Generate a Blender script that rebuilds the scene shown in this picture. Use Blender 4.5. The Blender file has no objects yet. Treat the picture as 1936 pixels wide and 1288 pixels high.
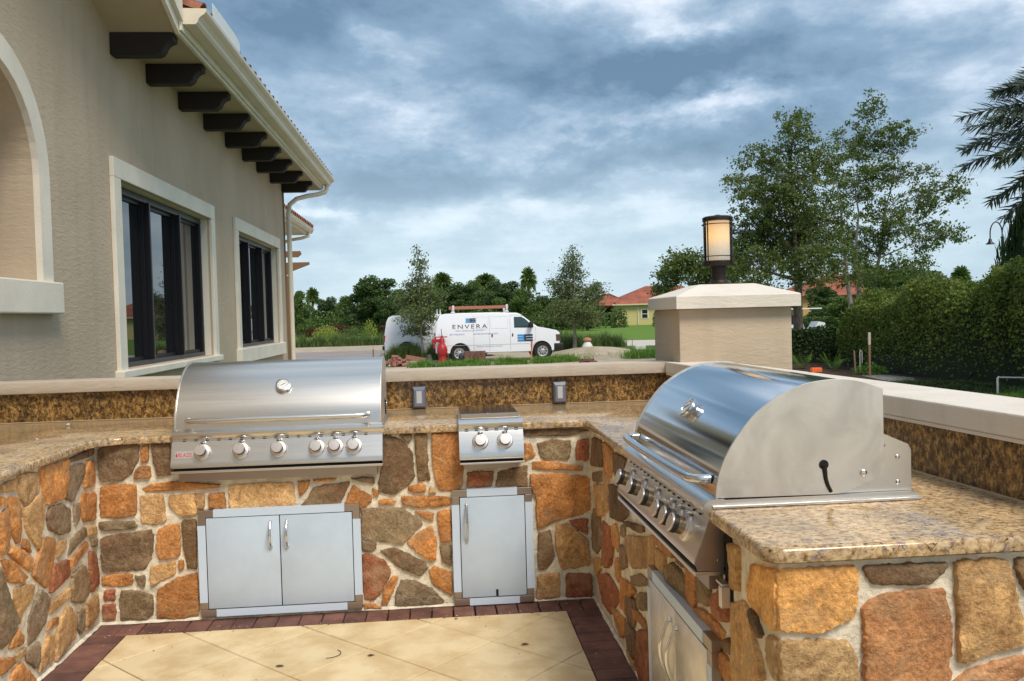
import bpy, bmesh, math, random
import numpy as np
from mathutils import Vector, Matrix, noise
from mathutils.geometry import tessellate_polygon
R = math.radians
random.seed(7); np.random.seed(7)
scene = bpy.context.scene
COL = scene.collection

# ------------------------------------------------------------------ camera
CAM = Vector((-.7601, -4.3947, 1.4704)); YAW, PITCH, ROLL = .0834, -.0283, -.0274
cam_d = bpy.data.cameras.new('camera'); cam = bpy.data.objects.new('camera', cam_d); COL.objects.link(cam)
cam_d.sensor_width = 36; cam_d.lens = 36*1638/1936; cam_d.clip_end = 2000; cam_d.clip_start = .05
_f = Vector((math.sin(YAW)*math.cos(PITCH), math.cos(YAW)*math.cos(PITCH), math.sin(PITCH)))
_r = Vector((math.cos(YAW), -math.sin(YAW), 0)); _u = _r.cross(_f)
_r2 = math.cos(ROLL)*_r+math.sin(ROLL)*_u; _u2 = -math.sin(ROLL)*_r+math.cos(ROLL)*_u
M = Matrix((_r2, _u2, -_f)).transposed().to_4x4(); M.translation = CAM
cam.matrix_world = M
scene.camera = cam

SKYMASS = [(0.2104, 0.9456, 0.248, (0.1709, 0.0366), 0.24), (0.1352, 0.942, 0.3073, (0.0733, 0.0366), 0.06), (-0.0978, 0.9461, 0.3086, (0.0916, 0.0427), 0.1), (0.2749, 0.9205, 0.2777, (0.0733, 0.0366), 0.1), (0.0946, 0.9821, 0.163, (0.2198, 0.022), 0.17), (0.2522, 0.9554, 0.1535, (0.0916, 0.0183), 0.06), (-0.1214, 0.9885, 0.0902, (0.0549, 0.0171), 0.12), (0.3661, 0.8847, 0.2886, (0.0977, 0.0366), 0.08), (0.4135, 0.8925, 0.1801, (0.1587, 0.0244), 0.08), (-0.0538, 0.9534, 0.2968, (0.0366, 0.0244), -0.16), (-0.1313, 0.9834, 0.1252, (0.0427, 0.0171), -0.2), (0.0069, 0.9738, 0.2273, (0.0794, 0.0305), -0.1), (0.3308, 0.9164, 0.2255, (0.0977, 0.0183), -0.16), (0.251, 0.9462, 0.2044, (0.0916, 0.0159), -0.1), (-0.071, 0.9811, 0.1798, (0.0733, 0.0159), -0.06), (0.4944, 0.8392, 0.2264, (0.0916, 0.0366), -0.06), (0.288, 0.9037, 0.3169, (0.0916, 0.0244), -0.12), (0.0952, 0.9676, 0.2339, (0.0366, 0.0183), -0.05), (0.5228, 0.8423, 0.1312, (0.0916, 0.0305), -0.05), (0.0152, 0.9946, 0.1031, (0.1526, 0.0244), -0.08)]
SKYGAIN, SUNE, EXPO = 6.3, 1.5, 1.0

# ------------------------------------------------------------------ world, sun, exposure
SUN_AZ, SUN_EL = R(152), R(52)          # azimuth clockwise from +Y
w = bpy.data.worlds.new('World'); scene.world = w; w.use_nodes = True
NT = w.node_tree; NT.nodes.clear()
def wn(t, **k):
    n = NT.nodes.new(t)
    for a, b in k.items(): setattr(n, a, b)
    return n
def wm(op, a, b=None, c=None):
    n = wn('ShaderNodeMath', operation=op)
    for i, v in enumerate((a, b, c)):
        if v is None: continue
        if isinstance(v, (int, float)): n.inputs[i].default_value = v
        else: NT.links.new(v, n.inputs[i])
    return n.outputs[0]
tc = wn('ShaderNodeTexCoord'); sp = wn('ShaderNodeSeparateXYZ'); NT.links.new(tc.outputs['Generated'], sp.inputs[0])
X, Y, Z = sp.outputs
zc = wm('ADD', wm('MAXIMUM', Z, 0.0), .10)
cx = wm('DIVIDE', X, zc); cy = wm('DIVIDE', Y, zc)
cv = wn('ShaderNodeCombineXYZ'); NT.links.new(cx, cv.inputs[0]); NT.links.new(cy, cv.inputs[1]); cv.inputs[2].default_value = 3.7
def wnoise(scale, detail, rough, dist, vec):
    n = wn('ShaderNodeTexNoise'); n.inputs['Scale'].default_value = scale; n.inputs['Detail'].default_value = detail
    n.inputs['Roughness'].default_value = rough; n.inputs['Distortion'].default_value = dist
    NT.links.new(vec, n.inputs['Vector']); return n.outputs['Fac']
st = wn('ShaderNodeMapping'); NT.links.new(tc.outputs['Generated'], st.inputs[0]); st.inputs['Scale'].default_value = (1, 1, 1.9)
n1 = wnoise(.80, 10, .56, .2, cv.outputs[0])
n2 = wnoise(3.6, 12, .60, .15, st.outputs[0])
n3 = wnoise(9.0, 8, .62, .1, st.outputs[0])
dens = wm('ADD', wm('ADD', wm('MULTIPLY', wm('SUBTRACT', n1, .5), .55), wm('MULTIPLY', wm('SUBTRACT', n2, .5), .85)), wm('ADD', wm('MULTIPLY', wm('SUBTRACT', n3, .5), .30), .485))
wp = wn('ShaderNodeTexNoise'); NT.links.new(st.outputs[0], wp.inputs['Vector']); wp.inputs['Scale'].default_value = 5.0; wp.inputs['Detail'].default_value = 8.0; wp.inputs['Roughness'].default_value = .6
wv = wn('ShaderNodeVectorMath', operation='SUBTRACT'); NT.links.new(wp.outputs['Color'], wv.inputs[0]); wv.inputs[1].default_value = (.5, .5, .5)
ws = wn('ShaderNodeVectorMath', operation='SCALE'); NT.links.new(wv.outputs[0], ws.inputs[0]); ws.inputs['Scale'].default_value = .20
wdir = wn('ShaderNodeVectorMath', operation='ADD'); NT.links.new(tc.outputs['Generated'], wdir.inputs[0]); NT.links.new(ws.outputs[0], wdir.inputs[1])
# broad cloud masses of this sky: (direction, radius, amount)
for (dx, dy, dz, s, a) in SKYMASS:
    vm = wn('ShaderNodeVectorMath', operation='SUBTRACT'); NT.links.new(wdir.outputs[0], vm.inputs[0]); vm.inputs[1].default_value = (dx, dy, dz)
    v2 = wn('ShaderNodeVectorMath', operation='MULTIPLY'); NT.links.new(vm.outputs[0], v2.inputs[0]); v2.inputs[1].default_value = (1/s[0], 1/s[0], 1/s[1])
    v3 = wn('ShaderNodeVectorMath', operation='DOT_PRODUCT'); NT.links.new(v2.outputs[0], v3.inputs[0]); NT.links.new(v2.outputs[0], v3.inputs[1])
    dens = wm('ADD', dens, wm('MULTIPLY', wm('EXPONENT', wm('MULTIPLY', v3.outputs['Value'], -1.0)), a))
rp = wn('ShaderNodeValToRGB'); NT.links.new(dens, rp.inputs[0]); cr = rp.color_ramp
cr.elements[0].position = .31; cr.elements[0].color = (.82, .87, .93, 1)
cr.elements[1].position = .72; cr.elements[1].color = (.12, .205, .305, 1)
for p, c in ((.41, (.55, .64, .75)), (.47, (.36, .47, .59)), (.55, (.225, .34, .465))):
    e = cr.elements.new(p); e.color = c+(1,)
hz = wn('ShaderNodeMapRange'); NT.links.new(Z, hz.inputs[0]); hz.inputs[1].default_value = .02; hz.inputs[2].default_value = .23
hz.interpolation_type = 'SMOOTHSTEP'
hmix = wn('ShaderNodeMix', data_type='RGBA'); NT.links.new(hz.outputs[0], hmix.inputs[0])
low = wn('ShaderNodeValToRGB'); NT.links.new(dens, low.inputs[0])
low.color_ramp.elements[0].position = .4; low.color_ramp.elements[0].color = (.57, .70, .77, 1)
low.color_ramp.elements[1].position = .66; low.color_ramp.elements[1].color = (.43, .56, .66, 1)
NT.links.new(low.outputs[0], hmix.inputs[6]); NT.links.new(rp.outputs[0], hmix.inputs[7])
sc10 = wn('ShaderNodeVectorMath', operation='SCALE'); NT.links.new(hmix.outputs[2], sc10.inputs[0]); sc10.inputs['Scale'].default_value = SKYGAIN
sky = wn('ShaderNodeTexSky', sky_type='NISHITA', sun_disc=False, sun_elevation=SUN_EL, sun_rotation=SUN_AZ)
smix = wn('ShaderNodeMix', data_type='RGBA'); smix.inputs[0].default_value = .94
NT.links.new(sky.outputs[0], smix.inputs[6]); NT.links.new(sc10.outputs[0], smix.inputs[7])
bg = wn('ShaderNodeBackground'); NT.links.new(smix.outputs[2], bg.inputs[0]); bg.inputs[1].default_value = .1
wo = wn('ShaderNodeOutputWorld'); NT.links.new(bg.outputs[0], wo.inputs[0])

sd = bpy.data.lights.new('sun', 'SUN'); sun = bpy.data.objects.new('sun', sd); COL.objects.link(sun)
sd.energy = SUNE; sd.angle = R(22); sd.color = (1, .90, .76)
sdir = Vector((math.sin(SUN_AZ)*math.cos(SUN_EL), math.cos(SUN_AZ)*math.cos(SUN_EL), math.sin(SUN_EL)))
sun.rotation_euler = sdir.to_track_quat('Z', 'Y').to_euler()
scene.view_settings.view_transform = 'Standard'; scene.view_settings.look = 'None'
scene.view_settings.exposure = EXPO; scene.view_settings.gamma = 1; scene.view_settings.use_curve_mapping = False
scene.cycles.max_bounces = 8; scene.cycles.transparent_max_bounces = 16

# ------------------------------------------------------------------ materials
MATS = {}
def mat(name, col=(.5, .5, .5), *a_, rnd=0, **k_):
    new = name not in MATS; m = mat_(name, col, *a_, **k_)
    if new and rnd:
        t = m.node_tree; p = t.nodes['Principled BSDF']; oi = t.nodes.new('ShaderNodeObjectInfo'); mr = t.nodes.new('ShaderNodeMapRange'); t.links.new(oi.outputs['Random'], mr.inputs[0]); mr.inputs[3].default_value = 1-rnd; mr.inputs[4].default_value = 1+rnd
        vm = t.nodes.new('ShaderNodeVectorMath'); vm.operation = 'SCALE'
        if p.inputs['Base Color'].links: t.links.new(p.inputs['Base Color'].links[0].from_socket, vm.inputs[0])
        else: vm.inputs[0].default_value = col
        t.links.new(mr.outputs[0], vm.inputs['Scale']); t.links.new(vm.outputs[0], p.inputs['Base Color'])
    return m
def mat_(name, col=(.5, .5, .5), rough=.6, metal=0, bump=0, bscale=30, var=0, vscale=3, stretch=(1, 1, 1), spec=.5, col2=None, detail=6, coords='Object', c2pos=(.4, .6)):
    if name in MATS: return MATS[name]
    m = bpy.data.materials.new(name); m.use_nodes = True; MATS[name] = m
    t = m.node_tree; p = t.nodes['Principled BSDF']; L = t.links.new
    p.inputs['Base Color'].default_value = (*col, 1); p.inputs['Roughness'].default_value = rough
    p.inputs['Metallic'].default_value = metal; p.inputs['Specular IOR Level'].default_value = spec
    c = t.nodes.new('ShaderNodeTexCoord'); mp = t.nodes.new('ShaderNodeMapping'); L(c.outputs[coords], mp.inputs[0]); mp.inputs['Scale'].default_value = stretch
    if var or col2:
        n = t.nodes.new('ShaderNodeTexNoise'); n.inputs['Scale'].default_value = vscale; n.inputs['Detail'].default_value = detail; n.inputs['Roughness'].default_value = .6
        L(mp.outputs[0], n.inputs[0])
        r = t.nodes.new('ShaderNodeValToRGB'); L(n.outputs[0], r.inputs[0])
        a = col2 if col2 else tuple(x*(1-var) for x in col); b = col if col2 else tuple(min(1, x*(1+var)) for x in col)
        r.color_ramp.elements[0].position = c2pos[0]; r.color_ramp.elements[0].color = (*a, 1); r.color_ramp.elements[1].position = c2pos[1]; r.color_ramp.elements[1].color = (*b, 1)
        L(r.outputs[0], p.inputs['Base Color'])
    if bump:
        n = t.nodes.new('ShaderNodeTexNoise'); n.inputs['Scale'].default_value = bscale; n.inputs['Detail'].default_value = 8; n.inputs['Roughness'].default_value = .6
        L(mp.outputs[0], n.inputs[0]); b = t.nodes.new('ShaderNodeBump'); b.inputs['Distance'].default_value = bump; b.inputs['Strength'].default_value = 1
        L(n.outputs[0], b.inputs['Height']); L(b.outputs[0], p.inputs['Normal'])
    return m

def nodes(name):
    m = bpy.data.materials.new(name); m.use_nodes = True; MATS[name] = m
    t = m.node_tree; p = t.nodes['Principled BSDF']
    def nd(ty, ins=None, **k):
        n = t.nodes.new(ty)
        for a, b in k.items(): setattr(n, a, b)
        for i, v in (ins or {}).items():
            if hasattr(v, 'links'): t.links.new(v, n.inputs[i])
            else: n.inputs[i].default_value = v
        return n
    def ramp(fac, stops):
        n = nd('ShaderNodeValToRGB', {0: fac}); e = n.color_ramp.elements
        e[0].position, e[0].color = stops[0][0], (*stops[0][1], 1); e[1].position, e[1].color = stops[-1][0], (*stops[-1][1], 1)
        for q, c in stops[1:-1]: x = e.new(q); x.color = (*c, 1)
        return n.outputs[0]
    return m, t, p, nd, ramp

def m_stone():
    m, t, p, nd, ramp = nodes('field_stone')
    oi = nd('ShaderNodeObjectInfo'); tc = nd('ShaderNodeTexCoord')
    sc = nd('ShaderNodeMath', {0: oi.outputs['Random'], 1: 40.0}, operation='MULTIPLY')
    ad = nd('ShaderNodeVectorMath', {0: tc.outputs['Object'], 1: sc.outputs[0]}, operation='ADD')
    n1 = nd('ShaderNodeTexNoise', {0: ad.outputs[0], 'Scale': 11.0, 'Detail': 10.0, 'Roughness': .74, 'Distortion': .9})
    n2 = nd('ShaderNodeTexNoise', {0: ad.outputs[0], 'Scale': 90.0, 'Detail': 6.0, 'Roughness': .7})
    n3 = nd('ShaderNodeTexNoise', {0: ad.outputs[0], 'Scale': 5.0, 'Detail': 3.0})
    v = ramp(n1.outputs[0], [(.28, (.34, .32, .32)), (.42, (.80, .76, .72)), (.55, (1.1, 1.1, 1.1)), (.72, (1.75, 1.75, 1.7))])
    c = nd('ShaderNodeMix', {0: 1.0, 6: oi.outputs['Color'], 7: v}, data_type='RGBA', blend_type='MULTIPLY')
    g = ramp(n2.outputs[0], [(.3, (.50, .48, .46)), (.5, (1, 1, 1)), (.72, (1.7, 1.7, 1.65))])
    c2 = nd('ShaderNodeMix', {0: .75, 6: c.outputs[2], 7: g}, data_type='RGBA', blend_type='MULTIPLY')
    r = ramp(n3.outputs[0], [(.4, (0, 0, 0)), (.65, (1, 1, 1))])
    f = nd('ShaderNodeMath', {0: r, 1: .35}, operation='MULTIPLY')
    c3 = nd('ShaderNodeMix', {0: f.outputs[0], 6: c2.outputs[2], 7: (.26, .11, .05, 1)}, data_type='RGBA')
    n5 = nd('ShaderNodeTexNoise', {0: ad.outputs[0], 'Scale': 7.0, 'Detail': 9.0, 'Roughness': .7})
    r5 = ramp(n5.outputs[0], [(.50, (0, 0, 0)), (.68, (.55, .55, .55))])
    c4 = nd('ShaderNodeMix', {0: r5, 6: c3.outputs[2], 7: (.50, .36, .21, 1)}, data_type='RGBA')
    t.links.new(c4.outputs[2], p.inputs['Base Color']); p.inputs['Roughness'].default_value = .78; p.inputs['Specular IOR Level'].default_value = .3
    n4 = nd('ShaderNodeTexNoise', {0: ad.outputs[0], 'Scale': 13.0, 'Detail': 14.0, 'Roughness': .66, 'Distortion': .1})
    b = nd('ShaderNodeBump', {'Height': n4.outputs[0], 'Distance': .028, 'Strength': 1.0}); t.links.new(b.outputs[0], p.inputs['Normal'])
    return m
def m_granite(name, dark, gold, cream, rough, scale=1.0, spots=.5, stretch=(1, 1, 1), lo=.36, fleck=(.20, .16, .19)):
    m, t, p, nd, ramp = nodes(name)
    tc = nd('ShaderNodeTexCoord'); mp = nd('ShaderNodeMapping', {0: tc.outputs['Object'], 'Scale': stretch})
    n0 = nd('ShaderNodeTexNoise', {0: mp.outputs[0], 'Scale': 7.0*scale, 'Detail': 4.0})
    n1 = nd('ShaderNodeTexNoise', {0: mp.outputs[0], 'Scale': 62.0*scale, 'Detail': 6.0, 'Roughness': .72, 'Distortion': .5})
    n2 = nd('ShaderNodeTexNoise', {0: mp.outputs[0], 'Scale': 105.0*scale, 'Detail': 4.0, 'Roughness': .65, 'Distortion': .3})
    n3 = nd('ShaderNodeTexNoise', {0: nd('ShaderNodeVectorMath', {0: mp.outputs[0], 1: (3, 7, 5)}, operation='ADD').outputs[0], 'Scale': 38.0*scale, 'Detail': 6.0, 'Roughness': .7})
    base = ramp(n1.outputs[0], [(.32, dark), (lo, tuple(x*.55 for x in gold)), (lo+.07, gold), (lo+.18, cream), (.70, tuple(min(.85, x*1.2) for x in cream))])
    f3 = ramp(n3.outputs[0], [(.37, (spots, spots, spots)), (.44, (0, 0, 0))])
    c0 = nd('ShaderNodeMix', {0: f3, 6: base, 7: (*fleck, 1)}, data_type='RGBA')
    sp = ramp(n2.outputs[0], [(.36, (.06, .05, .06)), (.41, (1, 1, 1))])
    c = nd('ShaderNodeMix', {0: .8, 6: c0.outputs[2], 7: sp}, data_type='RGBA', blend_type='MULTIPLY')
    w = ramp(n0.outputs[0], [(.35, (.72, .72, .78)), (.65, (1.2, 1.15, 1.1))])
    c2 = nd('ShaderNodeMix', {0: .8, 6: c.outputs[2], 7: w}, data_type='RGBA', blend_type='MULTIPLY')
    t.links.new(c2.outputs[2], p.inputs['Base Color']); p.inputs['Roughness'].default_value = rough
    return m
def m_steel(name, col, rough, axis, amt=.12, bump=.00012, blotch=0):
    m, t, p, nd, ramp = nodes(name)
    st = {'x': (2, 500, 500), 'y': (500, 2, 500), 'z': (500, 500, 2), 'n': (60, 60, 60)}[axis]
    tc = nd('ShaderNodeTexCoord'); mp = nd('ShaderNodeMapping', {0: tc.outputs['Object'], 'Scale': st})
    n = nd('ShaderNodeTexNoise', {0: mp.outputs[0], 'Scale': 1.0, 'Detail': 4.0})
    r = nd('ShaderNodeMapRange', {0: n.outputs[0], 1: .3, 2: .7, 3: rough-amt*.5, 4: rough+amt*.5})
    t.links.new(r.outputs[0], p.inputs['Roughness'])
    nb = nd('ShaderNodeTexNoise', {0: tc.outputs['Object'], 'Scale': 7.0, 'Detail': 6.0, 'Distortion': 1.0})
    c = ramp(nb.outputs[0], [(.35, tuple(x*(1-blotch) for x in col)), (.6, col)])
    t.links.new(c, p.inputs['Base Color']); p.inputs['Metallic'].default_value = 1
    b = nd('ShaderNodeBump', {'Height': n.outputs[0], 'Distance': bump, 'Strength': .6}); t.links.new(b.outputs[0], p.inputs['Normal'])
    return m
def m_leaf(name, a, b, trans=.35, c=None):
    m, t, p, nd, ramp = nodes(name)
    g = nd('ShaderNodeNewGeometry'); tc = nd('ShaderNodeTexCoord')
    n = nd('ShaderNodeTexNoise', {0: tc.outputs['Object'], 'Scale': 1.6, 'Detail': 4.0, 'Roughness': .7})
    f = nd('ShaderNodeMath', {0: g.outputs['Random Per Island'], 1: n.outputs[0]}, operation='ADD')
    f2 = nd('ShaderNodeMath', {0: f.outputs[0], 1: .5}, operation='MULTIPLY')
    col = ramp(f2.outputs[0], [(.2, a), (.72, b)] if c is None else [(.2, a), (.62, b), (.78, c)])
    t.links.new(col, p.inputs['Base Color']); p.inputs['Roughness'].default_value = .55; p.inputs['Specular IOR Level'].default_value = .35
    tr = nd('ShaderNodeBsdfTranslucent', {0: col}); mx = nd('ShaderNodeMixShader', {0: trans, 1: p.outputs[0], 2: tr.outputs[0]})
    t.links.new(mx.outputs[0], t.nodes['Material Output'].inputs[0])
    return m
def m_glass_pane():
    m, t, p, nd, ramp = nodes('window_glass')
    p.inputs['Base Color'].default_value = (.012, .014, .015, 1); p.inputs['Roughness'].default_value = .015; p.inputs['IOR'].default_value = 2.1
    return m
def m_stucco(name, a, b, amp=.006):
    m, t, p, nd, ramp = nodes(name)
    tc = nd('ShaderNodeTexCoord')
    mp = nd('ShaderNodeMapping', {0: tc.outputs['Object'], 'Scale': (7, 7, 22)})
    n = nd('ShaderNodeTexNoise', {0: mp.outputs[0], 'Scale': 1.6, 'Detail': 7.0, 'Roughness': .6, 'Distortion': .5})
    n2 = nd('ShaderNodeTexNoise', {0: tc.outputs['Object'], 'Scale': 1.3, 'Detail': 5.0})
    n3 = nd('ShaderNodeTexNoise', {0: tc.outputs['Object'], 'Scale': 160.0, 'Detail': 2.0})
    col = ramp(n2.outputs[0], [(.35, a), (.65, b)])
    ms = nd('ShaderNodeMapping', {0: tc.outputs['Object'], 'Scale': (5, 5, .5)}); ns = nd('ShaderNodeTexNoise', {0: ms.outputs[0], 'Scale': 1.4, 'Detail': 7.0, 'Roughness': .65})
    sr = ramp(ns.outputs[0], [(.34, (.86, .85, .83)), (.50, (1, 1, 1))]); cm = nd('ShaderNodeMix', {0: .45, 6: col, 7: sr}, data_type='RGBA', blend_type='MULTIPLY'); t.links.new(cm.outputs[2], p.inputs['Base Color']); p.inputs['Roughness'].default_value = .85; p.inputs['Specular IOR Level'].default_value = .2
    h = nd('ShaderNodeMath', {0: n.outputs[0], 1: nd('ShaderNodeMath', {0: n3.outputs[0], 1: .16}, operation='MULTIPLY').outputs[0]}, operation='ADD')
    bp = nd('ShaderNodeBump', {'Height': h.outputs[0], 'Distance': amp, 'Strength': 1.0}); t.links.new(bp.outputs[0], p.inputs['Normal'])
    return m
def m_ground(name, cols, scale, bump, bscale=8, rough=.95):
    m, t, p, nd, ramp = nodes(name)
    tc = nd('ShaderNodeTexCoord')
    n = nd('ShaderNodeTexNoise', {0: tc.outputs['Object'], 'Scale': scale, 'Detail': 9.0, 'Roughness': .68})
    col = ramp(n.outputs[0], [(.3+.4*i/(len(cols)-1), c) for i, c in enumerate(cols)])
    t.links.new(col, p.inputs['Base Color']); p.inputs['Roughness'].default_value = rough; p.inputs['Specular IOR Level'].default_value = .1
    n2 = nd('ShaderNodeTexNoise', {0: tc.outputs['Object'], 'Scale': bscale, 'Detail': 8.0, 'Roughness': .7})
    b = nd('ShaderNodeBump', {'Height': n2.outputs[0], 'Distance': bump}); t.links.new(b.outputs[0], p.inputs['Normal'])
    return m
STONE = m_stone()
GR_TOP = m_granite('granite_top', (.06, .035, .03), (.42, .27, .125), (.62, .47, .27), .12, .78, .85, (1, 1.25, 1), .38)
GR_SPL = m_granite('granite_splash', (.018, .010, .006), (.19, .105, .032), (.44, .27, .09), .22, .95, .9, (1, 1, .7), .43, (.035, .022, .012))
STEEL = m_steel('brushed_steel', (.74, .71, .67), .30, 'x', .06, .00005)
POLISH = m_steel('polished_steel', (.68, .71, .74), .11, 'x', .05, .00005)
STEELP = m_steel('end_plate_steel', (.80, .77, .72), .42, 'n', .16, .0001, .2)
CHROME = mat('chrome', (.75, .75, .75), .08, 1)
FILM = mat('film_door', (.52, .63, .76), .27, .0, spec=.7, var=.05, vscale=3, bump=.0004, bscale=9)
FILM2 = mat('film_frame', (.58, .70, .86), .32, .0)
BARE = mat('bare_steel_brown', (.40, .34, .30), .35, .9)
BLACK = mat('black_rubber', (.012, .012, .012), .5)
DARK = mat('dark_void', (.01, .009, .008), .9)
MORTAR = mat('mortar', (.78, .71, .56), .95, bump=.014, bscale=26, var=.16, vscale=14, spec=.15)
STUCCO = m_stucco('stucco', (.49, .395, .29), (.55, .45, .34))
STUCCO2 = m_stucco('stucco_cap', (.70, .64, .56), (.80, .74, .67), .005)
STUCCO3 = m_stucco('stucco_coping', (.50, .43, .35), (.57, .50, .415), .005)
TRIM = mat('cream_trim', (.76, .71, .61), .7, bump=.002, bscale=60, var=.06, vscale=2)
SOFF = mat('soffit_paint', (.47, .39, .28), .8, bump=.002, bscale=50, var=.05, vscale=1)
GUT = mat('gutter_paint', (.74, .67, .54), .35, var=.05, vscale=2)
CORB = mat('dark_timber', (.014, .011, .010), .75, bump=.004, bscale=30, stretch=(1, 8, 8))
FRAME = mat('bronze_frame', (.010, .010, .014), .45, .0, spec=.3)
FRAMEL = mat('bronze_frame_light', (.045, .05, .056), .4, .2)
GLASS = m_glass_pane()
TILE_R = mat('terracotta', (.36, .13, .065), .8, bump=.003, bscale=40, col2=(.17, .065, .04), vscale=4, rnd=.3)
BRICK = mat('maroon_paver', (.205, .095, .072), .85, bump=.004, bscale=60, col2=(.13, .06, .048), vscale=9, rnd=.22)
BEIGE = mat('beige_tile', (.78, .64, .40), .6, bump=.0015, bscale=40, col2=(.63, .48, .26), vscale=4.5, spec=.3, rnd=.05)
SANDJ = mat('joint_sand', (.07, .05, .035), .95, bump=.004, bscale=90)
IRON = mat('bronze_lantern', (.03, .022, .018), .5, .5)
BARK = mat('bark', (.15, .12, .095), .9, bump=.03, bscale=12, stretch=(3, 3, .6), var=.4, vscale=9)
BARKG = mat('bark_pale', (.24, .22, .19), .9, bump=.02, bscale=14, stretch=(3, 3, .6), var=.3, vscale=9)

# ------------------------------------------------------------------ object helpers
def link(name, me, parent=None, loc=None, rot=None, kind=None):
    o = bpy.data.objects.new(name, me); COL.objects.link(o)
    if parent: o.parent = parent
    if loc: o.location = loc
    if rot: o.rotation_euler = rot
    if kind: o['kind'] = kind
    return o
def tag(o, label=None, cat=None, group=None, kind=None):
    if label: o['label'] = label
    if cat: o['category'] = cat
    if group: o['group'] = group
    if kind: o['kind'] = kind
    return o
def thing(name, label, cat, loc=(0, 0, 0), rz=0, group=None):
    o = bpy.data.objects.new(name, None); COL.objects.link(o); o.location = loc; o.rotation_euler = (0, 0, rz); o.empty_display_size = .1
    return tag(o, label, cat, group)
def dup(root, loc, rz=0, label=None, group=None, scale=None):
    r = root.copy(); COL.objects.link(r); r.location = loc; r.rotation_euler = (0, 0, rz)
    if scale: r.scale = scale
    if label: r['label'] = label
    if group: r['group'] = group
    for ch in list(root.children):
        c = ch.copy(); COL.objects.link(c); c.parent = r
        for g in ch.children:
            d = g.copy(); COL.objects.link(d); d.parent = c
    return r
class MB:
    """collects shapes, links them as ONE mesh"""
    def __init__(s): s.v = []; s.f = []
    def add(s, v, f):
        n = len(s.v); s.v += [tuple(p) for p in v]; s.f += [tuple(i+n for i in q) for q in f]; return s
    def box(s, a, b, M=None):
        (x0, y0, z0), (x1, y1, z1) = a, b
        v = [Vector(p) for p in ((x0, y0, z0), (x1, y0, z0), (x1, y1, z0), (x0, y1, z0), (x0, y0, z1), (x1, y0, z1), (x1, y1, z1), (x0, y1, z1))]
        if M: v = [M @ p for p in v]
        return s.add(v, [(0, 3, 2, 1), (4, 5, 6, 7), (0, 1, 5, 4), (1, 2, 6, 5), (2, 3, 7, 6), (3, 0, 4, 7)])
    def rbox(s, a, b, r=.004, M=None):
        # box with chamfered edges
        c = [(a[i]+b[i])/2 for i in range(3)]; h = [abs(b[i]-a[i])/2 for i in range(3)]; r = min(r, min(h)*.45)
        bm = bmesh.new(); bmesh.ops.create_cube(bm, size=2)
        for v in bm.verts: v.co = Vector((c[0]+v.co.x*h[0], c[1]+v.co.y*h[1], c[2]+v.co.z*h[2]))
        bmesh.ops.bevel(bm, geom=bm.edges[:], offset=r, segments=2, affect='EDGES', profile=.5)
        vs = [v.co.copy() for v in bm.verts]
        if M: vs = [M @ p for p in vs]
        bm.verts.index_update(); fs = [[v.index for v in f.verts] for f in bm.faces]; bm.free(); return s.add(vs, fs)
    def prism(s, pts, fn, d0, d1):
        # pts 2D outline, fn(p, d) -> 3D ; extruded between d0 and d1
        n = len(pts); v = [fn(p, d0) for p in pts]+[fn(p, d1) for p in pts]
        tri = tessellate_polygon([[Vector((p[0], p[1], 0)) for p in pts]])
        f = [t for t in tri]+[tuple(i+n for i in reversed(t)) for t in tri]
        f += [(i, (i+1) % n, (i+1) % n+n, i+n) for i in range(n)]
        return s.add(v, f)
    def tube(s, P, rad, n=10, caps=True):
        P = [Vector([float(c_) for c_ in p]) for p in P]; rr = [float(x_) for x_ in rad] if isinstance(rad, (list, tuple)) else [float(rad)]*len(P); base = len(s.v); up = None
        for i, p in enumerate(P):
            t = (P[min(i+1, len(P)-1)]-P[max(i-1, 0)]).normalized()
            if up is None: up = Vector((0, 0, 1)) if abs(t.z) < .9 else Vector((1, 0, 0))
            a = t.cross(up).normalized(); b = a.cross(t).normalized(); up = b
            for k in range(n):
                q = 2*math.pi*k/n; s.v.append(tuple(p+rr[i]*(math.cos(q)*a+math.sin(q)*b)))
        for i in range(len(P)-1):
            for k in range(n):
                s.f.append((base+i*n+k, base+i*n+(k+1) % n, base+(i+1)*n+(k+1) % n, base+(i+1)*n+k))
        if caps: s.f.append(tuple(base+k for k in range(n))[::-1]); s.f.append(tuple(base+(len(P)-1)*n+k for k in range(n)))
        return s
    def lathe(s, prof, O=(0, 0, 0), ax=(0, 0, 1), n=20):
        O = Vector(O); ax = Vector(ax).normalized(); a = ax.orthogonal().normalized(); b = ax.cross(a); base = len(s.v)
        for (r, h) in prof:
            for k in range(n):
                q = 2*math.pi*k/n; s.v.append(tuple(O+ax*h+r*(math.cos(q)*a+math.sin(q)*b)))
        for i in range(len(prof)-1):
            for k in range(n): s.f.append((base+i*n+k, base+i*n+(k+1) % n, base+(i+1)*n+(k+1) % n, base+(i+1)*n+k))
        s.f.append(tuple(base+k for k in range(n))[::-1]); s.f.append(tuple(base+(len(prof)-1)*n+k for k in range(n)))
        return s
    def build(s, name, m, parent=None, smooth=None, kind=None, weld=True):
        me = bpy.data.meshes.new(name); me.from_pydata(s.v, [], s.f)
        bm = bmesh.new(); bm.from_mesh(me)
        if weld: bmesh.ops.remove_doubles(bm, verts=bm.verts, dist=1e-5)
        bmesh.ops.recalc_face_normals(bm, faces=bm.faces); bm.to_mesh(me); bm.free()
        if smooth:
            me.shade_smooth()
            try: me.set_sharp_from_angle(angle=R(smooth))
            except Exception: pass
        me.materials.append(m)
        return link(name, me, parent, kind=kind)
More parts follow.
